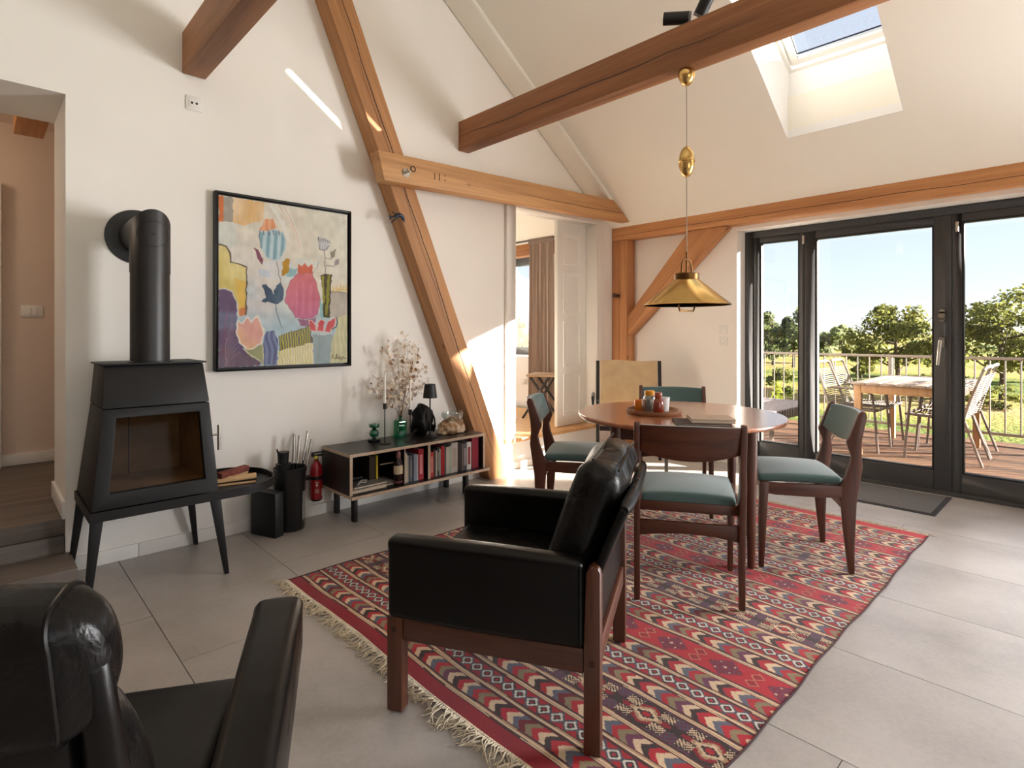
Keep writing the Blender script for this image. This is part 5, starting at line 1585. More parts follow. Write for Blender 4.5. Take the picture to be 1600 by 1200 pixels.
def flat_book(name, c, w, d, h, rz, col, label):
    t = thing(name, label, 'book', c, rz)
    th = .003
    cv = plain('fb_%s' % name, C(*col), .7, noise=.05, nscale=70)
    q = MB(); q.box(-w / 2, w / 2, -d / 2, d / 2, 0, th); q.box(-w / 2, w / 2, -d / 2, d / 2, h - th, h); q.box(-w / 2, -w / 2 + th, -d / 2, d / 2, th, h - th)
    q.build('cover', cv, t)
    MB().box(-w / 2 + th, w / 2 - .004, -d / 2 + .004, d / 2 - .004, th, h - th).build('pages', M['book_page'], t)
flat_book('menu_folder', (2.650, 1.405, TZ + .0003), .26, .19, .010, R(-52), (72, 64, 62), 'dark grey folder lying under the beige guest book')
flat_book('guest_book', (2.700, 1.378, TZ + .0106), .21, .17, .018, R(-52), (190, 168, 146), 'beige linen guest book lying on the dark folder')

# ------------------------------------------------------------------ dining chairs
plain('wool_teal', C(80, 104, 102), .95, noise=.12, nscale=260, bumps=.35, bscale=700, sheen=.5, spec=.2)
def make_dining_chair():
    t = thing('dining_chair', 'x', 'chair', group='teak dining chairs with teal wool seats')
    rear = [(-.192, 0), (-.170, .20), (-.158, .345), (-.150, .372), (-.150, .425), (-.172, .46), (-.196, .53), (-.205, .575), (-.186, .625), (-.183, .64), (-.236, .775), (-.250, .790), (-.266, .786), (-.272, .765), (-.250, .655), (-.246, .60), (-.252, .52), (-.240, .44), (-.226, .34), (-.218, .15), (-.217, 0)]
    for s_ in (-1, 1):
        q = MB(); q.prism(rear, s_ * .216 - .013, s_ * .216 + .013, 'x'); q.build('rear_leg', M['teak_z'], t, bevel=.005, seg=2)
        q = MB()
        q.hexa([(s_ * .222 - .012, .193, 0), (s_ * .222 + .012, .193, 0), (s_ * .222 + .012, .217, 0), (s_ * .222 - .012, .217, 0)],
               [(s_ * .222 - .016, .170, .43), (s_ * .222 + .016, .170, .43), (s_ * .222 + .016, .217, .43), (s_ * .222 - .016, .217, .43)])
        q.build('front_leg', M['teak_z'], t, bevel=.005)
        q = MB(); q.prism([(-.16, .372), (-.12, .366), (0, .364), (.14, .366), (.18, .372), (.18, .425), (-.16, .425)], s_ * .219 - .011, s_ * .219 + .011, 'x'); q.build('seat_rail', M['teak_y'], t, bevel=.003)
    arch = lambda z0, z1, rise: [(-.205 + .41 * i / 12, z0 + rise * (1 - ((i - 6) / 6) ** 2)) for i in range(13)] + [(.205, z1), (-.205, z1)]
    q = MB(); q.prism(arch(.282, .350, .020), -.205, -.183, 'y'); q.build('rear_stretcher', M['teak_x'], t, bevel=.003)
    q = MB(); q.prism(arch(.365, .425, .016), .178, .200, 'y'); q.build('front_rail', M['teak_x'], t, bevel=.003)
    q = MB(); q.prism([(-.205, .385), (.205, .385), (.205, .428), (-.205, .428)], -.175, -.155, 'y'); q.build('back_rail', M['teak_x'], t, bevel=.003)
    # upholstered seat, wider at the front
    def sf(o):
        x, y, z = o
        k = 1 + .045 * (y / .19)
        return (x * k, y, z + .010 * (1 - (x / .22) ** 2) * (1 if z > 0 else 0) - .006 * (y / .19) ** 2)
    q = MB(); q.cushion(.208, .195, .020, .017, (0, 0, .008), n=12, nz=1, fn=sf, M=Matrix.Translation((0, .022, .446))); q.build('seat', M['wool_teal'], t, smooth=True)
    # curved backrest: teak board behind, teal pad in front
    def surf(x, v, off):
        zb_ = .655 - .032 * (1 - (x / .203) ** 2); zt_ = .776 + .004 * (1 - (x / .203) ** 2)
        z = zb_ + (zt_ - zb_) * v
        y = -.214 - (z - .64) * .36 - .030 * (1 - (x / .203) ** 2) + off
        return (x, y, z)
    def shell(o0, o1, inset, name, mat):
        nx_, nv = 20, 6
        vs = []; fs = []
        for off in (o0, o1):
            for j in range(nv + 1):
                for i in range(nx_ + 1):
                    vs.append(surf((-.203 + inset) + (.406 - 2 * inset) * i / nx_, inset * 3 + (1 - inset * 6) * j / nv, off))
        L = (nx_ + 1) * (nv + 1)
        g = lambda k, j, i: k * L + j * (nx_ + 1) + i
        for j in range(nv):
            for i in range(nx_):
                fs.append((g(0, j, i), g(0, j, i + 1), g(0, j + 1, i + 1), g(0, j + 1, i)))
                fs.append((g(1, j, i), g(1, j + 1, i), g(1, j + 1, i + 1), g(1, j, i + 1)))
        for i in range(nx_):
            fs.append((g(0, 0, i), g(1, 0, i), g(1, 0, i + 1), g(0, 0, i + 1))); fs.append((g(0, nv, i), g(0, nv, i + 1), g(1, nv, i + 1), g(1, nv, i)))
        for j in range(nv):
            fs.append((g(0, j, 0), g(0, j + 1, 0), g(1, j + 1, 0), g(1, j, 0))); fs.append((g(0, j, nx_), g(1, j, nx_), g(1, j + 1, nx_), g(0, j + 1, nx_)))
        MB().add(vs, fs).build(name, mat, t, bevel=.003, seg=2)
    shell(-.010, -.0005, .0, 'backrest_board', M['teak_x'])
    shell(0, .020, .0, 'backrest_pad', M['wool_teal'])
    return t
FA = math.atan2(.54, .84)          # heading of the near chair
def face(angle): return angle - math.pi / 2
ch0 = make_dining_chair()
spots = [((2.396, 1.347), FA, 'teak dining chair with its wooden back turned to the viewer'),
         ((3.145, 1.140), math.atan2(.83, -.56), 'teak dining chair right of the table, in front of the terrace door'),
         ((2.665, 2.225), math.atan2(-.83, .56), 'teak dining chair left of the table, in front of the bedroom step'),
         ((3.405, 2.005), FA + math.pi, 'teak dining chair on the far side of the table, by the leather sling chair')]
for i, ((x_, y_), a_, l_) in enumerate(spots):
    o_ = ch0 if i == 0 else copy_tree(ch0)
    o_.location = (x_, y_, .0085); o_.rotation_euler = (0, 0, face(a_)); o_['label'] = l_
# ------------------------------------------------------------------ black leather armchair on the rug
ac = thing('leather_armchair', 'low black leather armchair with dark wooden legs standing on the rug corner', 'armchair', (1.370, 1.404, 0), R(28.7))
HW = .325
for s_ in (-1, 1):
    q = MB(); q.box(s_ * .303 - .022, s_ * .303 + .022, .280, .332, 0.0065, .300); q.build('leg', M['teak_z'], ac, bevel=.004)
    q = MB(); q.prism([(-.332, .0065), (-.285, .0065), (-.285, .30), (-.292, .515), (-.306, .530), (-.326, .530), (-.332, .515)], s_ * .303 - .022, s_ * .303 + .022, 'x'); q.build('leg', M['teak_z'], ac, bevel=.004)
    q = MB(); q.box(s_ * .306 - .013, s_ * .306 + .013, -.284, .279, .228, .297); q.build('side_rail', M['teak_y'], ac, bevel=.003)
    for y_ in (-.309, .306):
        MB().cyl((s_ * .326, y_, .262), (s_ * .3262 + s_ * .0008, y_, .262), .009, n=16).build('wood_plug', M['mark_dark'], ac)
    # leather arm panel: slim box with a fat rolled top
    def arm(o, s=s_):
        x, y, z = o
        k = 1.0 + .35 * max(0, (z - .06) / .065)
        return (x * k, y, z - .004 * math.cos(y * 4) + (.006 * (1 - (y / .31) ** 2) if z > 0 else 0))
    q = MB(); q.cushion(.028, .307, .124, .020, (.004, 0, .004), n=14, nz=8, fn=arm, M=Matrix.Translation((s_ * .306, .022, .4235))); q.build('arm_panel', M['leather_smooth'], ac, smooth=True)
    q = MB(); q.tube([(s_ * .338, -.284 + .006, .31), (s_ * .340, -.284 + .006, .535)], .003, n=6); q.build('arm_piping', M['leather_smooth'], ac, smooth=True)
q = MB(); q.box(-.281, .281, .290, .318, .228, .290); q.build('front_rail', M['teak_x'], ac, bevel=.003)
q = MB(); q.box(-.281, .281, -.325, -.297, .228, .297); q.build('rear_rail', M['teak_x'], ac, bevel=.003)
q = MB(); q.box(-.278, .278, -.296, .289, .262, .280); q.build('seat_deck', M['leather_smooth'], ac)
def seatf(o):
    x, y, z = o
    return (x, y, z + (.010 * math.sin(x * 9) * math.sin(y * 7 + .5) if z > 0 else 0) - (.02 * (.5 - y / .58) if z > 0 else 0))
q = MB(); q.cushion(.272, .285, .060, .034, (0, .01, .016), n=14, nz=3, fn=seatf, M=Matrix.Translation((0, .022, .342))); q.build('seat_cushion', M['leather_soft'], ac, smooth=True)
LEAN = R(20)
Bm = Matrix.Translation((0, -.268, .40)) @ Matrix.Rotation(LEAN, 4, 'X')
def backf(o):
    x, y, z = o
    w = 1 - .06 * max(0, z / .2)
    return (x * w, y + .006 * math.sin(x * 22) * max(0, z / .2), z + .006 * math.sin(x * 17 + 1) * (1 if z > .1 else 0))
q = MB(); q.cushion(.268, .066, .195, .048, (.01, .022, .012), n=14, nz=10, fn=backf, M=Bm @ Matrix.Translation((0, .074, .192))); q.build('back_cushion', M['leather_soft'], ac, smooth=True)
for y_ in (-.040, .040):
    pp_ = [Bm @ Matrix.Translation((0, .074, .192)) @ Vector((x, y_, .1955 + .010 * (1 - (x / .27) ** 2))) for x in np.linspace(-.225, .225, 16)]
    q = MB(); q.tube(pp_, .0035, n=6); q.build('cushion_piping', M['leather_smooth'], ac, smooth=True)
def slingf(o):
    x, y, z = o
    return (x, y - .006 * max(0, (z + .02) / .18) ** 2 - .008 * (1 - (x / .30) ** 2), z)
q = MB(); q.cushion(.300, .013, .200, .012, (0, 0, 0), n=12, nz=8, fn=slingf, M=Bm @ Matrix.Translation((0, -.012, .118))); q.build('back_sling', M['leather_smooth'], ac, smooth=True)
q = MB(); q.tube([Bm @ Vector((x, -.020 - .008 * (1 - (x / .30) ** 2), .312)) for x in np.linspace(-.297, .297, 14)], [.012] + [.019] * 12 + [.012], n=12); q.build('sling_top_roll', M['leather_smooth'], ac, smooth=True)
q = MB(); q.cushion(.279, .010, .085, .008, n=8, nz=4, M=Matrix.Translation((0, -.304, .382))); q.build('lower_back_panel', M['leather_smooth'], ac, smooth=True)

# ------------------------------------------------------------------ high-backed lounge chair in the foreground
lc = thing('lounge_chair', 'high-backed black leather lounge chair cut off at the lower left', 'armchair', (.041, 1.175, 0), R(-28.7))
for s_ in (-1, 1):
    q = MB(); q.hexa([(s_ * .352 - .016, .215, 0), (s_ * .352 + .016, .215, 0), (s_ * .352 + .016, .25, 0), (s_ * .352 - .016, .25, 0)], [(s_ * .352 - .02, .20, .40), (s_ * .352 + .02, .20, .40), (s_ * .352 + .02, .26, .40), (s_ * .352 - .02, .26, .40)]); q.build('leg', M['teak_z'], lc, bevel=.005)
    q = MB(); q.hexa([(s_ * .352 - .016, -.40, 0), (s_ * .352 + .016, -.40, 0), (s_ * .352 + .016, -.365, 0), (s_ * .352 - .016, -.365, 0)], [(s_ * .352 - .02, -.36, .40), (s_ * .352 + .02, -.36, .40), (s_ * .352 + .02, -.30, .40), (s_ * .352 - .02, -.30, .40)]); q.build('leg', M['teak_z'], lc, bevel=.005)
    # padded arm, broad top sloping down to the back, tapering underside
    def larm(o, s=s_):
        x, y, z = o
        t = (y + .33) / .66
        zz = z * (1.0 - .25 * (1 - t)) + .05 * (t - 1) + .010 * math.sin(t * 3.1)
        if z < 0: zz += .10 * t ** 2
        return (x * (.85 + .12 * t) - s * .012 * (t - .5), y, zz)
    q = MB(); q.cushion(.052, .335, .112, .022, (.004, .004, .006), n=16, nz=6, fn=larm, M=Matrix.Translation((s_ * .352, -.005, .470))); q.build('arm_pad', M['leather_smooth'], lc, smooth=True)
q = MB(); q.box(-.33, .33, -.33, .24, .26, .32); q.build('seat_frame', M['teak_x'], lc, bevel=.004)
q = MB(); q.cushion(.295, .315, .060, .035, (0, .01, .014), n=12, nz=3, M=Matrix.Translation((0, -.02, .38))); q.build('seat_cushion', M['leather_smooth'], lc, smooth=True)
Lm = Matrix.Translation((0, -.30, .34)) @ Matrix.Rotation(R(13), 4, 'X')
def shellf(o):
    x, y, z = o
    return (x, y + .012 * (x / .27) ** 2, z)
q = MB(); q.cushion(.256, .020, .255, .018, (0, .004, 0), n=14, nz=10, fn=shellf, M=Lm @ Matrix.Translation((0, -.006, .255))); q.build('back_shell', M['leather_smooth'], lc, smooth=True)
# headrest roll with piped ends
def headf(o):
    x, y, z = o
    sgn = math.copysign(1, x) if abs(x) > 1e-6 else 0
    return (x - sgn * .008 * (z / .08) ** 2, y + .006 * math.sin(z * 22 + x * 5) , z + .004 * math.sin(x * 14))
HM = Lm @ Matrix.Translation((0, .012, .530))
q = MB(); q.cushion(.278, .042, .072, .030, (.014, .010, .006), n=14, nz=8, fn=headf, M=HM); q.build('headrest_cushion', M['leather_soft'], lc, smooth=True)
for s_ in (-1, 1):
    pts = []
    for cy_, cz_, a0 in ((.012, .042, 0), (-.012, .042, 90), (-.012, -.042, 180), (.012, -.042, 270)):
        for k in range(7):
            t = R(a0 + 15 * k)
            pts.append(HM @ Vector(headf((s_ * .256, cy_ + .030 * math.cos(t), cz_ + .030 * math.sin(t)))))
    q = MB(); q.tube(pts, .0028, n=6, closed=True); q.build('headrest_piping', M['leather_smooth'], lc, smooth=True)
    # rounded upright at the side of the back
    a_, b_ = Lm @ Vector((s_ * .282, .010, .02)), Lm @ Vector((s_ * .274, .004, .530))
    mid = [a_.lerp(b_, k / 8) for k in range(9)]
    q = MB(); q.tube(mid + [b_ + Vector((0, 0, .010)), b_ + Vector((0, 0, .015))], [.030, .029, .027, .025, .023, .021, .019, .0175, .016, .010, .003], n=14); q.build('side_upright', M['leather_smooth'], lc, smooth=True)
q = MB(); q.cushion(.274, .066, .165, .050, (.010, .016, .008), n=12, nz=6, fn=headf, M=Lm @ Matrix.Translation((0, .072, .285))); q.build('lumbar_cushion', M['leather_soft'], lc, smooth=True)

# ------------------------------------------------------------------ beige leather sling chair in the corner
sl = thing('sling_chair', 'beige leather sling chair with black wooden frame in the far corner', 'chair', (4.235, 2.925, 0), face(math.atan2(-.62, -.79)))
plain('black_wood', C(30, 26, 24), .4, noise=.1)
for s_ in (-1, 1):
    q = MB(); q.box(s_ * .285 - .014, s_ * .285 + .014, .235, .27, 0, .60); q.build('leg', M['black_wood'], sl, bevel=.004)
    q = MB(); q.box(s_ * .285 - .014, s_ * .285 + .014, -.235, -.20, 0, .60); q.build('leg', M['black_wood'], sl, bevel=.004)
    q = MB(); q.prism([(-.17, .40), (-.135, .40), (-.235, .915), (-.265, .915)], s_ * .283 - .015, s_ * .283 + .015, 'x'); q.build('back_post', M['black_wood'], sl, bevel=.003)
    q = MB(); q.tube([(s_ * .325, .30, .56), (s_ * .325, .27, .622), (s_ * .325, .0, .625), (s_ * .325, -.20, .61)], [.012, .017, .017, .014], n=8); q.build('armrest', M['leather_smooth'], sl, smooth=True)
    q = MB(); q.box(s_ * .285 - .013, s_ * .285 + .013, -.20, .235, .36, .40); q.build('side_rail', M['black_wood'], sl, bevel=.003)
q = MB(); q.box(-.27, .27, .24, .262, .34, .38); q.box(-.27, .27, -.225, -.203, .34, .38); q.build('cross_rail', M['black_wood'], sl, bevel=.003)
def bs(o):
    x, y, z = o
    return (x, y - .02 * (1 - (x / .26) ** 2), z + .006 * math.sin(x * 12))
q = MB(); q.cushion(.258, .012, .225, .010, (0, .0, 0), n=10, nz=8, fn=bs, M=Matrix.Translation((0, -.165, .70)) @ Matrix.Rotation(R(11), 4, 'X')); q.build('back_sling', M['fabric_beige'], sl, smooth=True)
q = MB(); q.cushion(.258, .22, .010, .009, (0, 0, -.02), n=10, nz=2, M=Matrix.Translation((0, .02, .405))); q.build('seat_sling', M['fabric_beige'], sl, smooth=True)

# ------------------------------------------------------------------ brass pendant lamp
PLX, PLY = 2.812, 1.574
pl_ = thing('pendant_lamp', 'brass rise-and-fall pendant lamp above the dining table', 'lamp', (PLX, PLY, 1.32))
q = MB(); q.lathe([(0, 1.205), (.012, 1.207), (.030, 1.222), (.042, 1.245), (.046, 1.268), (.044, 1.285), (.038, 1.2925)], 36); q.build('ceiling_rose', M['brass'], pl_, smooth=True)
q = MB(); q.cyl((0, 0, .17), (0, 0, .715), .0028, n=8); q.cyl((0, 0, .875), (0, 0, 1.206), .0028, n=8); q.build('cable', M['cable_grey'], pl_, smooth=True)
q = MB(); q.lathe([(.006, .708), (.014, .712), (.030, .730), (.040, .760), (.0415, .788)], 36); q.build('counterweight_lower', M['brass'], pl_, smooth=True)
q = MB(); q.lathe([(.0425, .788), (.0445, .790), (.0445, .796), (.0425, .798), (.039, .828), (.028, .858), (.012, .874), (.006, .876)], 36); q.build('counterweight_upper', M['brass'], pl_, smooth=True)
q = MB(); q.lathe([(.228, .008), (.230, .010), (.228, .014), (.066, .148), (.064, .150), (.064, .146), (.225, .012), (.228, .008)], 72); q.build('shade', M['brass'], pl_, smooth=True, angle=60)
q = MB(); q.lathe([(.064, .146), (.066, .150), (.066, .178), (.062, .182), (0, .182)], 40); q.build('collar', M['brass_dark'], pl_, smooth=True)
q = MB(); q.tube([(-.056, 0, .180), (-.050, 0, .225), (-.036, 0, .252), (-.02, 0, .258), (.02, 0, .258), (.036, 0, .252), (.050, 0, .225), (.056, 0, .180)], .0055, n=10); q.cyl((0, 0, .18), (0, 0, .30), .006, n=10); q.build('carrying_loop', M['brass_dark'], pl_, smooth=True)
q = MB(); q.tube([(-.075, -.0, .060), (-.085, 0, .0), (-.072, 0, -.022), (.072, 0, -.022), (.085, 0, .0), (.075, 0, .060)], .005, n=8); q.build('pull_handle', M['brass_dark'], pl_, smooth=True)
q = MB(); q.lathe([(0, .02), (.03, .03), (.045, .06), (.03, .09), (.014, .11), (.014, .146)], 24); q.build('bulb', plain('bulb_glass', C(236, 230, 216), .3), pl_, smooth=True)

# spotlights on top of the long tie beam
for (y_, ang, lab) in ((1.60, 200, 'black cylindrical spotlight lying on the tie beam, pointing left'), (1.50, 130, 'black spotlight half hidden behind the tie beam')):
    sp_ = thing('spotlight', lab, 'spotlight', (2.84, y_, 2.843), group='spotlights on the tie beam')
    q = MB(); q.cyl((0, 0, 0), (0, 0, .012), .035, n=24); q.cyl((0, 0, .012), (0, 0, .05), .008, n=10); q.build('mount', M['metal_black'], sp_, smooth=True)
    d_ = Vector((math.cos(R(ang)) * .3, math.sin(R(ang)) * -1, .25 if ang == 200 else .9)).normalized() if ang != 200 else Vector((-.45, .85, .12)).normalized()
    c_ = Vector((0, 0, .075))
    q = MB(); q.cyl(c_ - d_ * .02, c_ + d_ * .115, .034, n=28); q.build('lamp_head', M['metal_black'], sp_, smooth=True)
    q = MB(); q.cyl(c_ - d_ * .034, c_ - d_ * .0205, .033, n=28); q.build('rear_cap', plain('spot_grey', C(120, 118, 116), .4) if 'spot_grey' not in M else M['spot_grey'], sp_, smooth=True)

# swallow figure on the strut
bd = thing('swallow_figure', 'small dark blue swallow figure fixed to the diagonal strut', 'figurine', (2.12, 3.375, 1.975))
bird = plain('bird_blue', C(34, 40, 56), .4, noise=.2, nscale=40)
q = MB(); q.tube([(-.045, -.010, -.004), (-.025, -.016, .012), (.0, -.020, .016), (.022, -.020, .006), (.036, -.018, -.016)], [.006, .013, .016, .014, .009], n=12); q.tube([(.036, -.018, -.016), (.042, -.018, -.034)], [.006, .001], n=8); q.build('body', bird, bd, smooth=True)
q = MB(); q.add([(-.015, -.03, .020), (.01, -.032, .014), (-.075, -.02, -.055), (-.060, -.022, -.030)], [(0, 1, 3), (1, 2, 3), (0, 3, 1), (1, 3, 2)]); q.build('wing', bird, bd)
q = MB(); q.add([(-.02, -.010, .022), (.008, -.008, .020), (-.058, -.006, .040), (-.045, -.006, .024)], [(0, 1, 3), (0, 3, 2), (0, 3, 1), (0, 2, 3)]); q.build('wing', bird, bd)
q = MB(); q.add([(-.042, -.010, -.002), (-.038, -.014, .006), (-.085, -.012, -.030), (-.072, -.010, -.012), (-.086, -.010, .002)], [(0, 2, 3), (1, 3, 4), (0, 3, 1), (0, 3, 2), (1, 4, 3)]); q.build('tail', bird, bd)

# ------------------------------------------------------------------ bedroom: curtain, rod and chair
cu = thing('curtain', 'long mauve curtain hanging beside the bedroom window', 'curtain', (4.74, 4.50, .29))
vs = []; fs = []; NXk, NZk = 70, 14
for j in range(NZk + 1):
    z = 2.0 * j / NZk - .0
    for i in range(NXk + 1):
        t = i / NXk
        amp = .022 * (1 - .45 * (z / 2.0)) * (1 - .5 * math.exp(-((2.0 - z) / .08) ** 2))
        y = (t - .5) * (.44 - .05 * z / 2.0)
        vs.append((amp * math.sin(t * 46 + .5 * math.sin(z * 2)) + .008 * math.sin(t * 110), y + .01 * math.sin(t * 23), z * .985))
for j in range(NZk):
    for i in range(NXk):
        a = j * (NXk + 1) + i
        fs.append((a, a + 1, a + NXk + 2, a + NXk + 1))
MB().add(vs, fs).build('fabric', M['curtain_mauve'], cu, smooth=True)
q = MB(); 
for i in range(26):
    t = i / 25; q.box(-.014, .010, (t - .5) * .38 - .003, (t - .5) * .38 + .003, 1.92, 1.99)
o_ = q.build('heading_pleats', M['curtain_mauve'], cu, smooth=True); o_['kind'] = 'stuff'
rdm_ = MB(); rdm_.cyl((4.735, 4.25, 2.262), (4.735, 5.2, 2.262), .008, n=10)
tag(recentre(rdm_.build('curtain_rod', M['metal_black'], smooth=True)), 'thin dark curtain rod above the bedroom window', 'curtain rod')
bc = thing('bedroom_stool', 'dark wooden folding chair partly seen in the bedroom', 'chair', (4.50, 4.22, .262), R(30))
for s_ in (-1, 1):
    q = MB(); q.tube([(s_ * .17, .20, 0), (s_ * .17, -.10, .46)], .013, n=8); q.build('leg', M['black_wood'], bc, smooth=True)
    q = MB(); q.tube([(s_ * .15, -.20, 0), (s_ * .15, .12, .44)], .013, n=8); q.build('leg', M['black_wood'], bc, smooth=True)
q = MB(); q.box(-.19, .19, -.16, .16, .445, .47); q.build('seat', plain('seat_tan', C(178, 150, 124), .7), bc, bevel=.008)
q = MB(); q.tube([(-.17, .10, .16), (.17, .10, .16)], .010, n=8); q.build('stretcher', M['black_wood'], bc, smooth=True)
# ------------------------------------------------------------------ terrace
dk = struct(MB().box(OX + .01, 8.15, -2.2, 3.9, -.30, -.075).build('deck', M['rubber_dark']))
bdm = MB().box(-.0675, .0675, -3.0, 3.0, -.03, 0)
# grooved board: shallow ribs
gb_ = MB()
for k in range(9):
    xa = -.067 + .015 * k
    gb_.box(xa + .002, xa + .0105, -3.0, 3.0, -.012, 0)
gb_.box(-.064, .064, -3.0, 3.0, -.03, -.012)
bme = gb_.mesh('deck_board'); bme.materials.append(M['deck_wood'])
nb = 19
for i in range(nb):
    bo_ = link('deck_board', bme, None, dk, (OX + .09 + .1395 * i, .85, -.02))
    bo_.material_slots[0].link = 'OBJECT'; bo_.material_slots[0].material = (M['deck_wood'], M['deck_wood_b'], M['deck_wood_c'])[(i * 7) % 3]
bn_ = MB(); bn_.box(4.6, 11.0, -13.0, -5.8, -2.5, 3.6)  # barn added out of view to block sun from the right-hand glazing
bn_.hexa([(4.4, -13.2, 3.6), (11.0, -13.2, 3.6), (11.0, -5.8, 3.6), (4.4, -5.8, 3.6)], [(7.4, -13.2, 6.6), (7.8, -13.2, 6.6), (7.8, -5.8, 6.6), (7.4, -5.8, 6.6)])
struct(bn_.build('sun_block_barn', M['wall_white']))
# railing
RLX = 8.06
rl = thing('balcony_railing', 'grey brown metal railing along the far edge of the terrace', 'railing', (RLX, .85, -.02))
q = MB(); q.box(-.022, .022, -3.1, 3.05, .90, .93); q.build('handrail', M['rail_paint'], rl, bevel=.003)
q = MB(); q.box(-.012, .012, -3.1, 3.05, .08, .11); q.build('bottom_rail', M['rail_paint'], rl, bevel=.003)
bal = MB().cyl((0, 0, .10), (0, 0, .905), .0075, n=8).mesh('baluster', True); bal.materials.append(M['rail_paint'])
y = -3.05
while y < 3.05:
    link('baluster', bal, None, rl, (0, y, 0)); y += .128
for y_ in (-3.06, -1.05, .95, 3.0):
    q = MB(); q.box(-.018, .018, y_ - .018, y_ + .018, -.25, .90); q.build('post', M['rail_paint'], rl, bevel=.003)
# outdoor table
ot = thing('outdoor_table', 'light wooden terrace table with pale slatted top', 'table', (6.935, 1.30, -.02))
tx, ty_ = .685, .425
for k in range(7):
    q = MB(); w_ = 2 * ty_ / 7; q.box(-tx, tx, -ty_ + k * w_ + .002, -ty_ + (k + 1) * w_ - .002, .690, .712); q.build('top_slat', M['teak_light_x'], ot, bevel=.002)
for a in ((-tx + .03, tx - .03, -ty_ + .02, -ty_ + .045), (-tx + .03, tx - .03, ty_ - .045, ty_ - .02), (-tx + .02, -tx + .045, -ty_ + .045, ty_ - .045), (tx - .045, tx - .02, -ty_ + .045, ty_ - .045)):
    q = MB(); q.box(a[0], a[1], a[2], a[3], .610, .690); q.build('apron', M['teak_light'], ot, bevel=.003)
for sx in (-1, 1):
    for sy in (-1, 1):
        q = MB(); q.box(sx * (tx - .045) - .03, sx * (tx - .045) + .03, sy * (ty_ - .05) - .03, sy * (ty_ - .05) + .03, 0, .690); q.build('leg', M['teak_light'], ot, bevel=.004)
# rope chairs
def make_rope_chair():
    t = thing('rope_chair', 'x', 'chair', group='rope armchairs around the terrace table')
    for s_ in (-1, 1):
        q = MB(); q.tube([(s_ * .27, .25, 0), (s_ * .255, .22, .40), (s_ * .27, .20, .58), (s_ * .265, .12, .625), (s_ * .262, -.15, .635), (s_ * .25, -.21, .62)], .012, n=8); q.build('arm_frame', M['alu_brown'], t, smooth=True)
        q = MB(); q.tube([(s_ * .27, -.33, 0), (s_ * .25, -.20, .40)], .012, n=8); q.build('rear_leg', M['alu_brown'], t, smooth=True)
        q = MB(); q.tube([(s_ * .24, -.19, .40), (s_ * .235, -.25, .62), (s_ * .20, -.33, .86)], .012, n=8); q.build('back_tube', M['rope_beige'], t, smooth=True)
        q = MB(); q.tube([(s_ * .25, .24, .42), (s_ * .25, -.20, .40)], .012, n=8); q.build('seat_tube', M['alu_brown'], t, smooth=True)
    q = MB(); q.tube([(-.20, -.33, .86), (-.17, -.345, .885), (.17, -.345, .885), (.20, -.33, .86)], .014, n=8); q.build('top_tube', M['rope_beige'], t, smooth=True)
    q = MB(); q.tube([(-.25, .24, .42), (.25, .24, .42)], .012, n=8); q.build('front_tube', M['alu_brown'], t, smooth=True)
    cord = MB()
    for k in range(20):
        v = k / 19; z = .42 + .38 * v; y_ = -.195 - .062 * min(1, (z - .40) / .22) - max(0, z - .62) * .33
        w_ = .236 - .03 * max(0, (z - .62) / .24)
        cord.tube([(-w_, y_, z), (0, y_ - .02, z), (w_, y_, z)], .0052, n=5)
    o_ = cord.build('back_cords', M['rope_beige'], t, smooth=True); o_['kind'] = 'stuff'
    cord = MB()
    for k in range(20):
        y_ = -.19 + .42 * k / 19
        cord.tube([(-.25, y_, .425), (0, y_, .405), (.25, y_, .425)], .0052, n=5)
    o_ = cord.build('seat_cords', M['rope_beige'], t, smooth=True); o_['kind'] = 'stuff'
    return t
rc0 = make_rope_chair()
for i, (x_, y_, a_, l_) in enumerate(((6.735, 1.80, -90, 'rope chair at the left side of the terrace table, nearer one'), (7.215, 1.80, -90, 'rope chair at the left side of the terrace table, farther one'),
                                      (6.735, 1.08, 90, 'rope chair at the right side of the terrace table, nearer one'), (7.200, 1.08, 90, 'rope chair at the right side of the terrace table, farther one'))):
    o_ = rc0 if i == 0 else copy_tree(rc0)
    o_.location = (x_, y_, -.02); o_.rotation_euler = (0, 0, R(a_) - math.pi / 2); o_['label'] = l_
# daybed
db = thing('rope_daybed', 'grey rope-edged daybed standing at the left end of the terrace', 'daybed', (6.05, 2.62, -.02))
q = MB(); q.cushion(.57, .46, .015, .012, M=Matrix.Translation((0, 0, .432))); q.build('top_mat', M['cushion_grey'], db, smooth=True)
q = MB(); q.box(-.56, .56, -.45, .45, .36, .417); q.build('frame', M['alu_brown'], db, bevel=.004)
cord = MB()
for k in range(18):
    x_ = -.55 + 1.1 * k / 17; cord.box(x_ - .018, x_ + .018, -.466, -.452, .352, .440)
for k in range(14):
    y_ = -.44 + .88 * k / 13; cord.box(.562, .574, y_ - .018, y_ + .018, .352, .440)
o_ = cord.build('rope_edge', M['rope_beige'], db); o_['kind'] = 'stuff'
for sx in (-1, 1):
    for sy in (-1, 1):
        q = MB(); q.box(sx * .53 - .015, sx * .53 + .015, sy * .42 - .015, sy * .42 + .015, 0, .36); q.build('leg', M['alu_brown'], db)

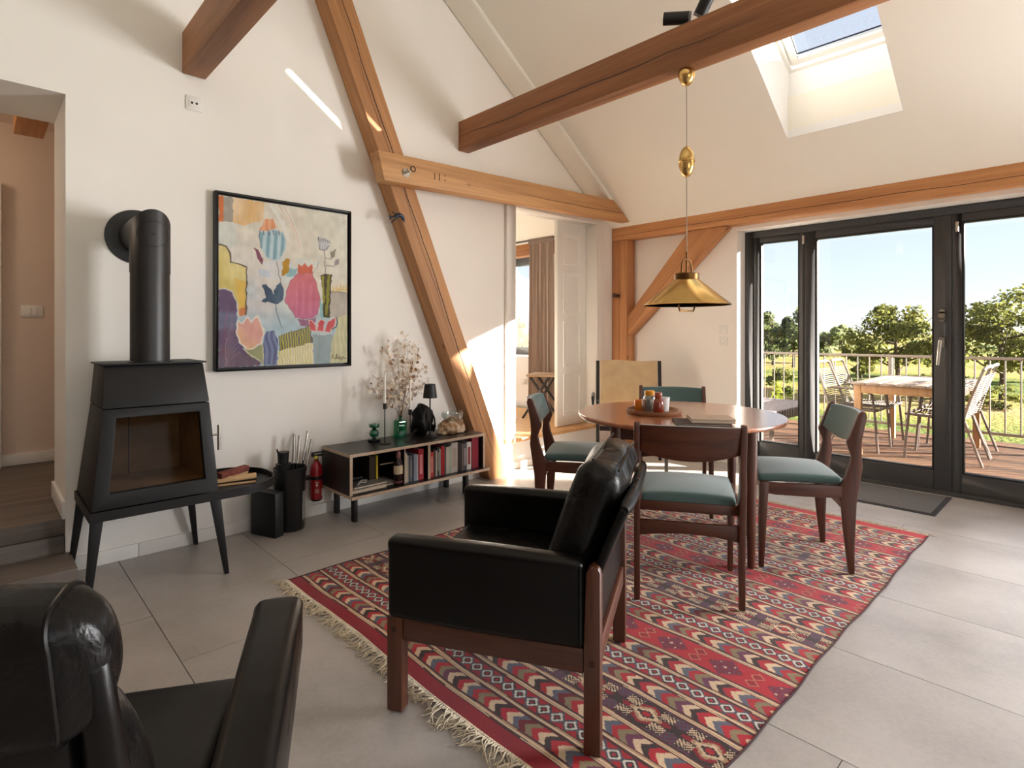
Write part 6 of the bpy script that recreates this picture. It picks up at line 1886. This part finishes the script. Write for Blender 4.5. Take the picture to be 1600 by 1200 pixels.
# ------------------------------------------------------------------ landscape
GZ = -2.4
def field_material():
    m, nt, p = nodes_of('meadow')
    mp = mapping(nt)
    sx = N(nt, 'ShaderNodeMapping'); sx.inputs['Scale'].default_value = (.10, .02, 1)
    tc = N(nt, 'ShaderNodeTexCoord'); nt.links.new(tc.outputs['Object'], sx.inputs[0])
    n1 = N(nt, 'ShaderNodeTexNoise'); n1.inputs['Scale'].default_value = 1.0; n1.inputs['Detail'].default_value = 4; nt.links.new(sx.outputs[0], n1.inputs['Vector'])
    n2 = N(nt, 'ShaderNodeTexNoise'); n2.inputs['Scale'].default_value = .9; n2.inputs['Detail'].default_value = 8; nt.links.new(mp.outputs[0], n2.inputs['Vector'])
    mx = N(nt, 'ShaderNodeMath', operation='MULTIPLY_ADD'); mx.inputs[1].default_value = .3; nt.links.new(n2.outputs['Fac'], mx.inputs[0]); nt.links.new(n1.outputs['Fac'], mx.inputs[2])
    rp = ramp(nt, [(.42, C(74, 92, 38)), (.56, C(106, 114, 50)), (.66, C(132, 128, 66)), (.78, C(154, 132, 86))])
    nt.links.new(mx.outputs[0], rp.inputs[0]); nt.links.new(rp.outputs[0], p.inputs['Base Color'])
    p.inputs['Roughness'].default_value = .95; p.inputs['Specular IOR Level'].default_value = .1
    nb_ = N(nt, 'ShaderNodeTexNoise'); nb_.inputs['Scale'].default_value = 6; nb_.inputs['Detail'].default_value = 6; nt.links.new(mp.outputs[0], nb_.inputs['Vector'])
    bump(nt, p, nb_.outputs['Fac'], .8, .3)
    return m
gp_ = MB()
nxg, nyg = 60, 50
vs = []; fs = []
for i in range(nxg + 1):
    x = -30 + 8 * (i / 6) if i < 30 else 10 + 1500 * ((i - 30) / 30) ** 3
    for j in range(nyg + 1):
        y = -400 + 800 * j / nyg
        z = GZ + .25 * math.sin(x * .05 + 1) * math.sin(y * .04)
        vs.append((x, y * (1 + max(0, x) / 120), z if x < 60 else GZ))
for i in range(nxg):
    for j in range(nyg):
        a = i * (nyg + 1) + j; fs.append((a, a + nyg + 1, a + nyg + 2, a + 1))
gp_.add(vs, fs)
struct(gp_.build('ground', field_material(), smooth=True))

def leaf_mat(name, a, b):
    m, nt, p = nodes_of(name)
    oi = N(nt, 'ShaderNodeTexCoord'); nz = N(nt, 'ShaderNodeTexNoise'); nz.inputs['Scale'].default_value = 1.3; nz.inputs['Detail'].default_value = 5
    nt.links.new(oi.outputs['Object'], nz.inputs['Vector'])
    rp = ramp(nt, [(.32, a), (.68, b)]); nt.links.new(nz.outputs['Fac'], rp.inputs[0]); nt.links.new(rp.outputs[0], p.inputs['Base Color'])
    p.inputs['Roughness'].default_value = .7; p.inputs['Specular IOR Level'].default_value = .2
    tr = N(nt, 'ShaderNodeBsdfTranslucent'); nt.links.new(rp.outputs[0], tr.inputs[0])
    mxs = N(nt, 'ShaderNodeMixShader'); mxs.inputs[0].default_value = .45
    outn = nt.nodes['Material Output']
    nt.links.new(p.outputs[0], mxs.inputs[1]); nt.links.new(tr.outputs[0], mxs.inputs[2]); nt.links.new(mxs.outputs[0], outn.inputs[0])
    MATS[name] = m
    return m
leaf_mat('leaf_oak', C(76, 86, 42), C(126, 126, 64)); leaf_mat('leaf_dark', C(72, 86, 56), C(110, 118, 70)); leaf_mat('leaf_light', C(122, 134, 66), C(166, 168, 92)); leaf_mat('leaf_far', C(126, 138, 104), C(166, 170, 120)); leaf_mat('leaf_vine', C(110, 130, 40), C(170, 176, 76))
def tree(name, label, px, dist, h, w, mat, n=2600, leaf=.16, trunk=True, base=GZ, blobs=9, seed=0, low=.25, cat='tree', group='trees in the meadow beyond the terrace'):
    l_ = (px - 800) / 881.0
    s, c = math.sin(YAW), math.cos(YAW)
    x = (l_ * s * 1.0 + c) * dist; y = (-l_ * c + s) * dist
    # camera forward is (cos, sin) of the yaw; right is (sin, -cos)
    x = dist * (math.cos(YAW) + l_ * math.sin(YAW)); y = dist * (math.sin(YAW) - l_ * math.cos(YAW))
    t = thing(name, label, cat, (x, y, base), group=group)
    rd = random.Random(seed)
    if trunk:
        q = MB()
        q.tube([(0, 0, 0), (.03 * w, 0, h * .2), (-.02 * w, .01 * w, h * .45), (0, 0, h * .7)], [.028 * h, .022 * h, .015 * h, .006 * h], n=8)
        for k in range(9):
            a = k * 2.4; z0_ = h * (.18 + .05 * k)
            e = Vector((math.cos(a) * w * .38, math.sin(a) * w * .38, z0_ + h * rd.uniform(.12, .25)))
            q.tube([(0, 0, z0_), (e.x * .5, e.y * .5, z0_ + (e.z - z0_) * .35), tuple(e)], [.011 * h, .007 * h, .002 * h], n=5)
        q.build('trunk', M['bark'], t, smooth=True)
    bl = []
    for k in range(blobs):
        a = k * 2.399; rr_ = w * .5 * math.sqrt((k + .5) / blobs) * .72
        zc = h * (low + (1 - low) * (rd.uniform(.15, .92) * (1 - .35 * k / blobs)))
        bl.append((Vector((rr_ * math.cos(a), rr_ * math.sin(a), zc)), w * rd.uniform(.11, .22), h * (1 - low) * rd.uniform(.09, .20)))
    vs = []; fs = []
    for i in range(n):
        cb_, rw, rh = bl[rd.randrange(len(bl))]
        d = Vector((rd.gauss(0, 1), rd.gauss(0, 1), rd.gauss(0, 1))).normalized() * (rd.random() ** .45)
        p = cb_ + Vector((d.x * rw, d.y * rw, d.z * rh))
        if p.z < h * low * .6: p.z = h * low * .6 + rd.random() * h * .05
        nn = (d + Vector((rd.gauss(0, .7), rd.gauss(0, .7), rd.gauss(.3, .7)))).normalized()
        a1 = nn.orthogonal().normalized(); ang = rd.random() * 6.28; b1 = nn.cross(a1)
        u = (a1 * math.cos(ang) + b1 * math.sin(ang)) * leaf * rd.uniform(.6, 1.25); v = nn.cross(u) * .62
        k0 = len(vs)
        vs += [tuple(p - u), tuple(p + v * .9), tuple(p + u), tuple(p - v * .9)]; fs.append((k0, k0 + 1, k0 + 2, k0 + 3))
    o_ = MB().add(vs, fs).build('crown', mat, t); o_['kind'] = 'stuff'
    return t
tree('oak_tree', 'broad oak tree behind the terrace table, centre of the middle glass', 1402, 34, 5.9, 5.6, M['leaf_oak'], 5200, .14, seed=1, low=.22, blobs=16)
tree('oak_tree', 'large spreading oak tree behind the right glass door', 1566, 30, 6.0, 6.0, M['leaf_oak'], 5200, .14, seed=2, low=.22, blobs=16)
tree('field_tree', 'dark leafy tree at the far left behind the narrow glass', 1208, 62, 6.4, 5.6, M['leaf_dark'], 2600, .24, seed=3, low=.08)
tree('field_tree', 'dark green tree beside the left door mullion', 1240, 58, 6.4, 4.6, M['leaf_dark'], 2400, .24, seed=4, low=.10)
tree('field_tree', 'round dark tree at the left of the middle glass', 1288, 66, 4.6, 4.2, M['leaf_dark'], 1800, .24, seed=5, low=.05)
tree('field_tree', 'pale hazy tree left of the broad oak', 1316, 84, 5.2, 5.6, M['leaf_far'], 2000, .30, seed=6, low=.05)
tree('field_tree', 'mid green bushy tree touching the broad oak from the left', 1345, 44, 3.4, 3.0, M['leaf_oak'], 1600, .17, seed=7, low=.06)
tree('field_tree', 'low green tree between the two oaks behind the door mullion', 1470, 46, 3.8, 4.6, M['leaf_light'], 2200, .18, seed=8, low=.06)
tree('field_tree', 'bushy tree at the right edge behind the large oak', 1640, 40, 4.8, 5.6, M['leaf_dark'], 2600, .18, seed=9, low=.1)
for i, (px, d_, h_, w_, lab) in enumerate(((1220, 26, 2.0, 1.5, 'round dark shrub standing behind the railing at the left'), (1490, 30, 1.5, 3.4, 'low hedge bush behind the railing near the door mullion'), (1430, 31, 1.2, 3.6, 'low bush under the broad oak'), (1560, 27, 1.0, 3.6, 'low bush under the large spreading oak'))):
    tree('meadow_shrub', lab, px, d_, h_, w_, M['leaf_oak'], 900, .10, trunk=False, seed=20 + i, low=.02, cat='shrub', group='shrubs in the meadow')
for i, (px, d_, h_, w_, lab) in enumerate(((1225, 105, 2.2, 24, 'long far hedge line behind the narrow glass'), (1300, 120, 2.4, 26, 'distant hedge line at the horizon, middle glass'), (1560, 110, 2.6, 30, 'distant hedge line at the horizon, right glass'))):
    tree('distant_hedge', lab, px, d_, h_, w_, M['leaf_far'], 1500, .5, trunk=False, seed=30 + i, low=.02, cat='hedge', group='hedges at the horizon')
tree('climbing_shrub', 'bright green leafy climber at the left corner of the terrace', 1197, 10.2, 3.0, .8, M['leaf_vine'], 900, .055, trunk=True, base=-2.3, seed=40, low=.2, cat='shrub', group='shrubs in the meadow')
tree('garden_bush', 'dark leafy bush outside the bedroom window', 822, 14, 4.6, 2.8, M['leaf_oak'], 2200, .09, seed=41, low=.05, cat='shrub', group='shrubs in the meadow')
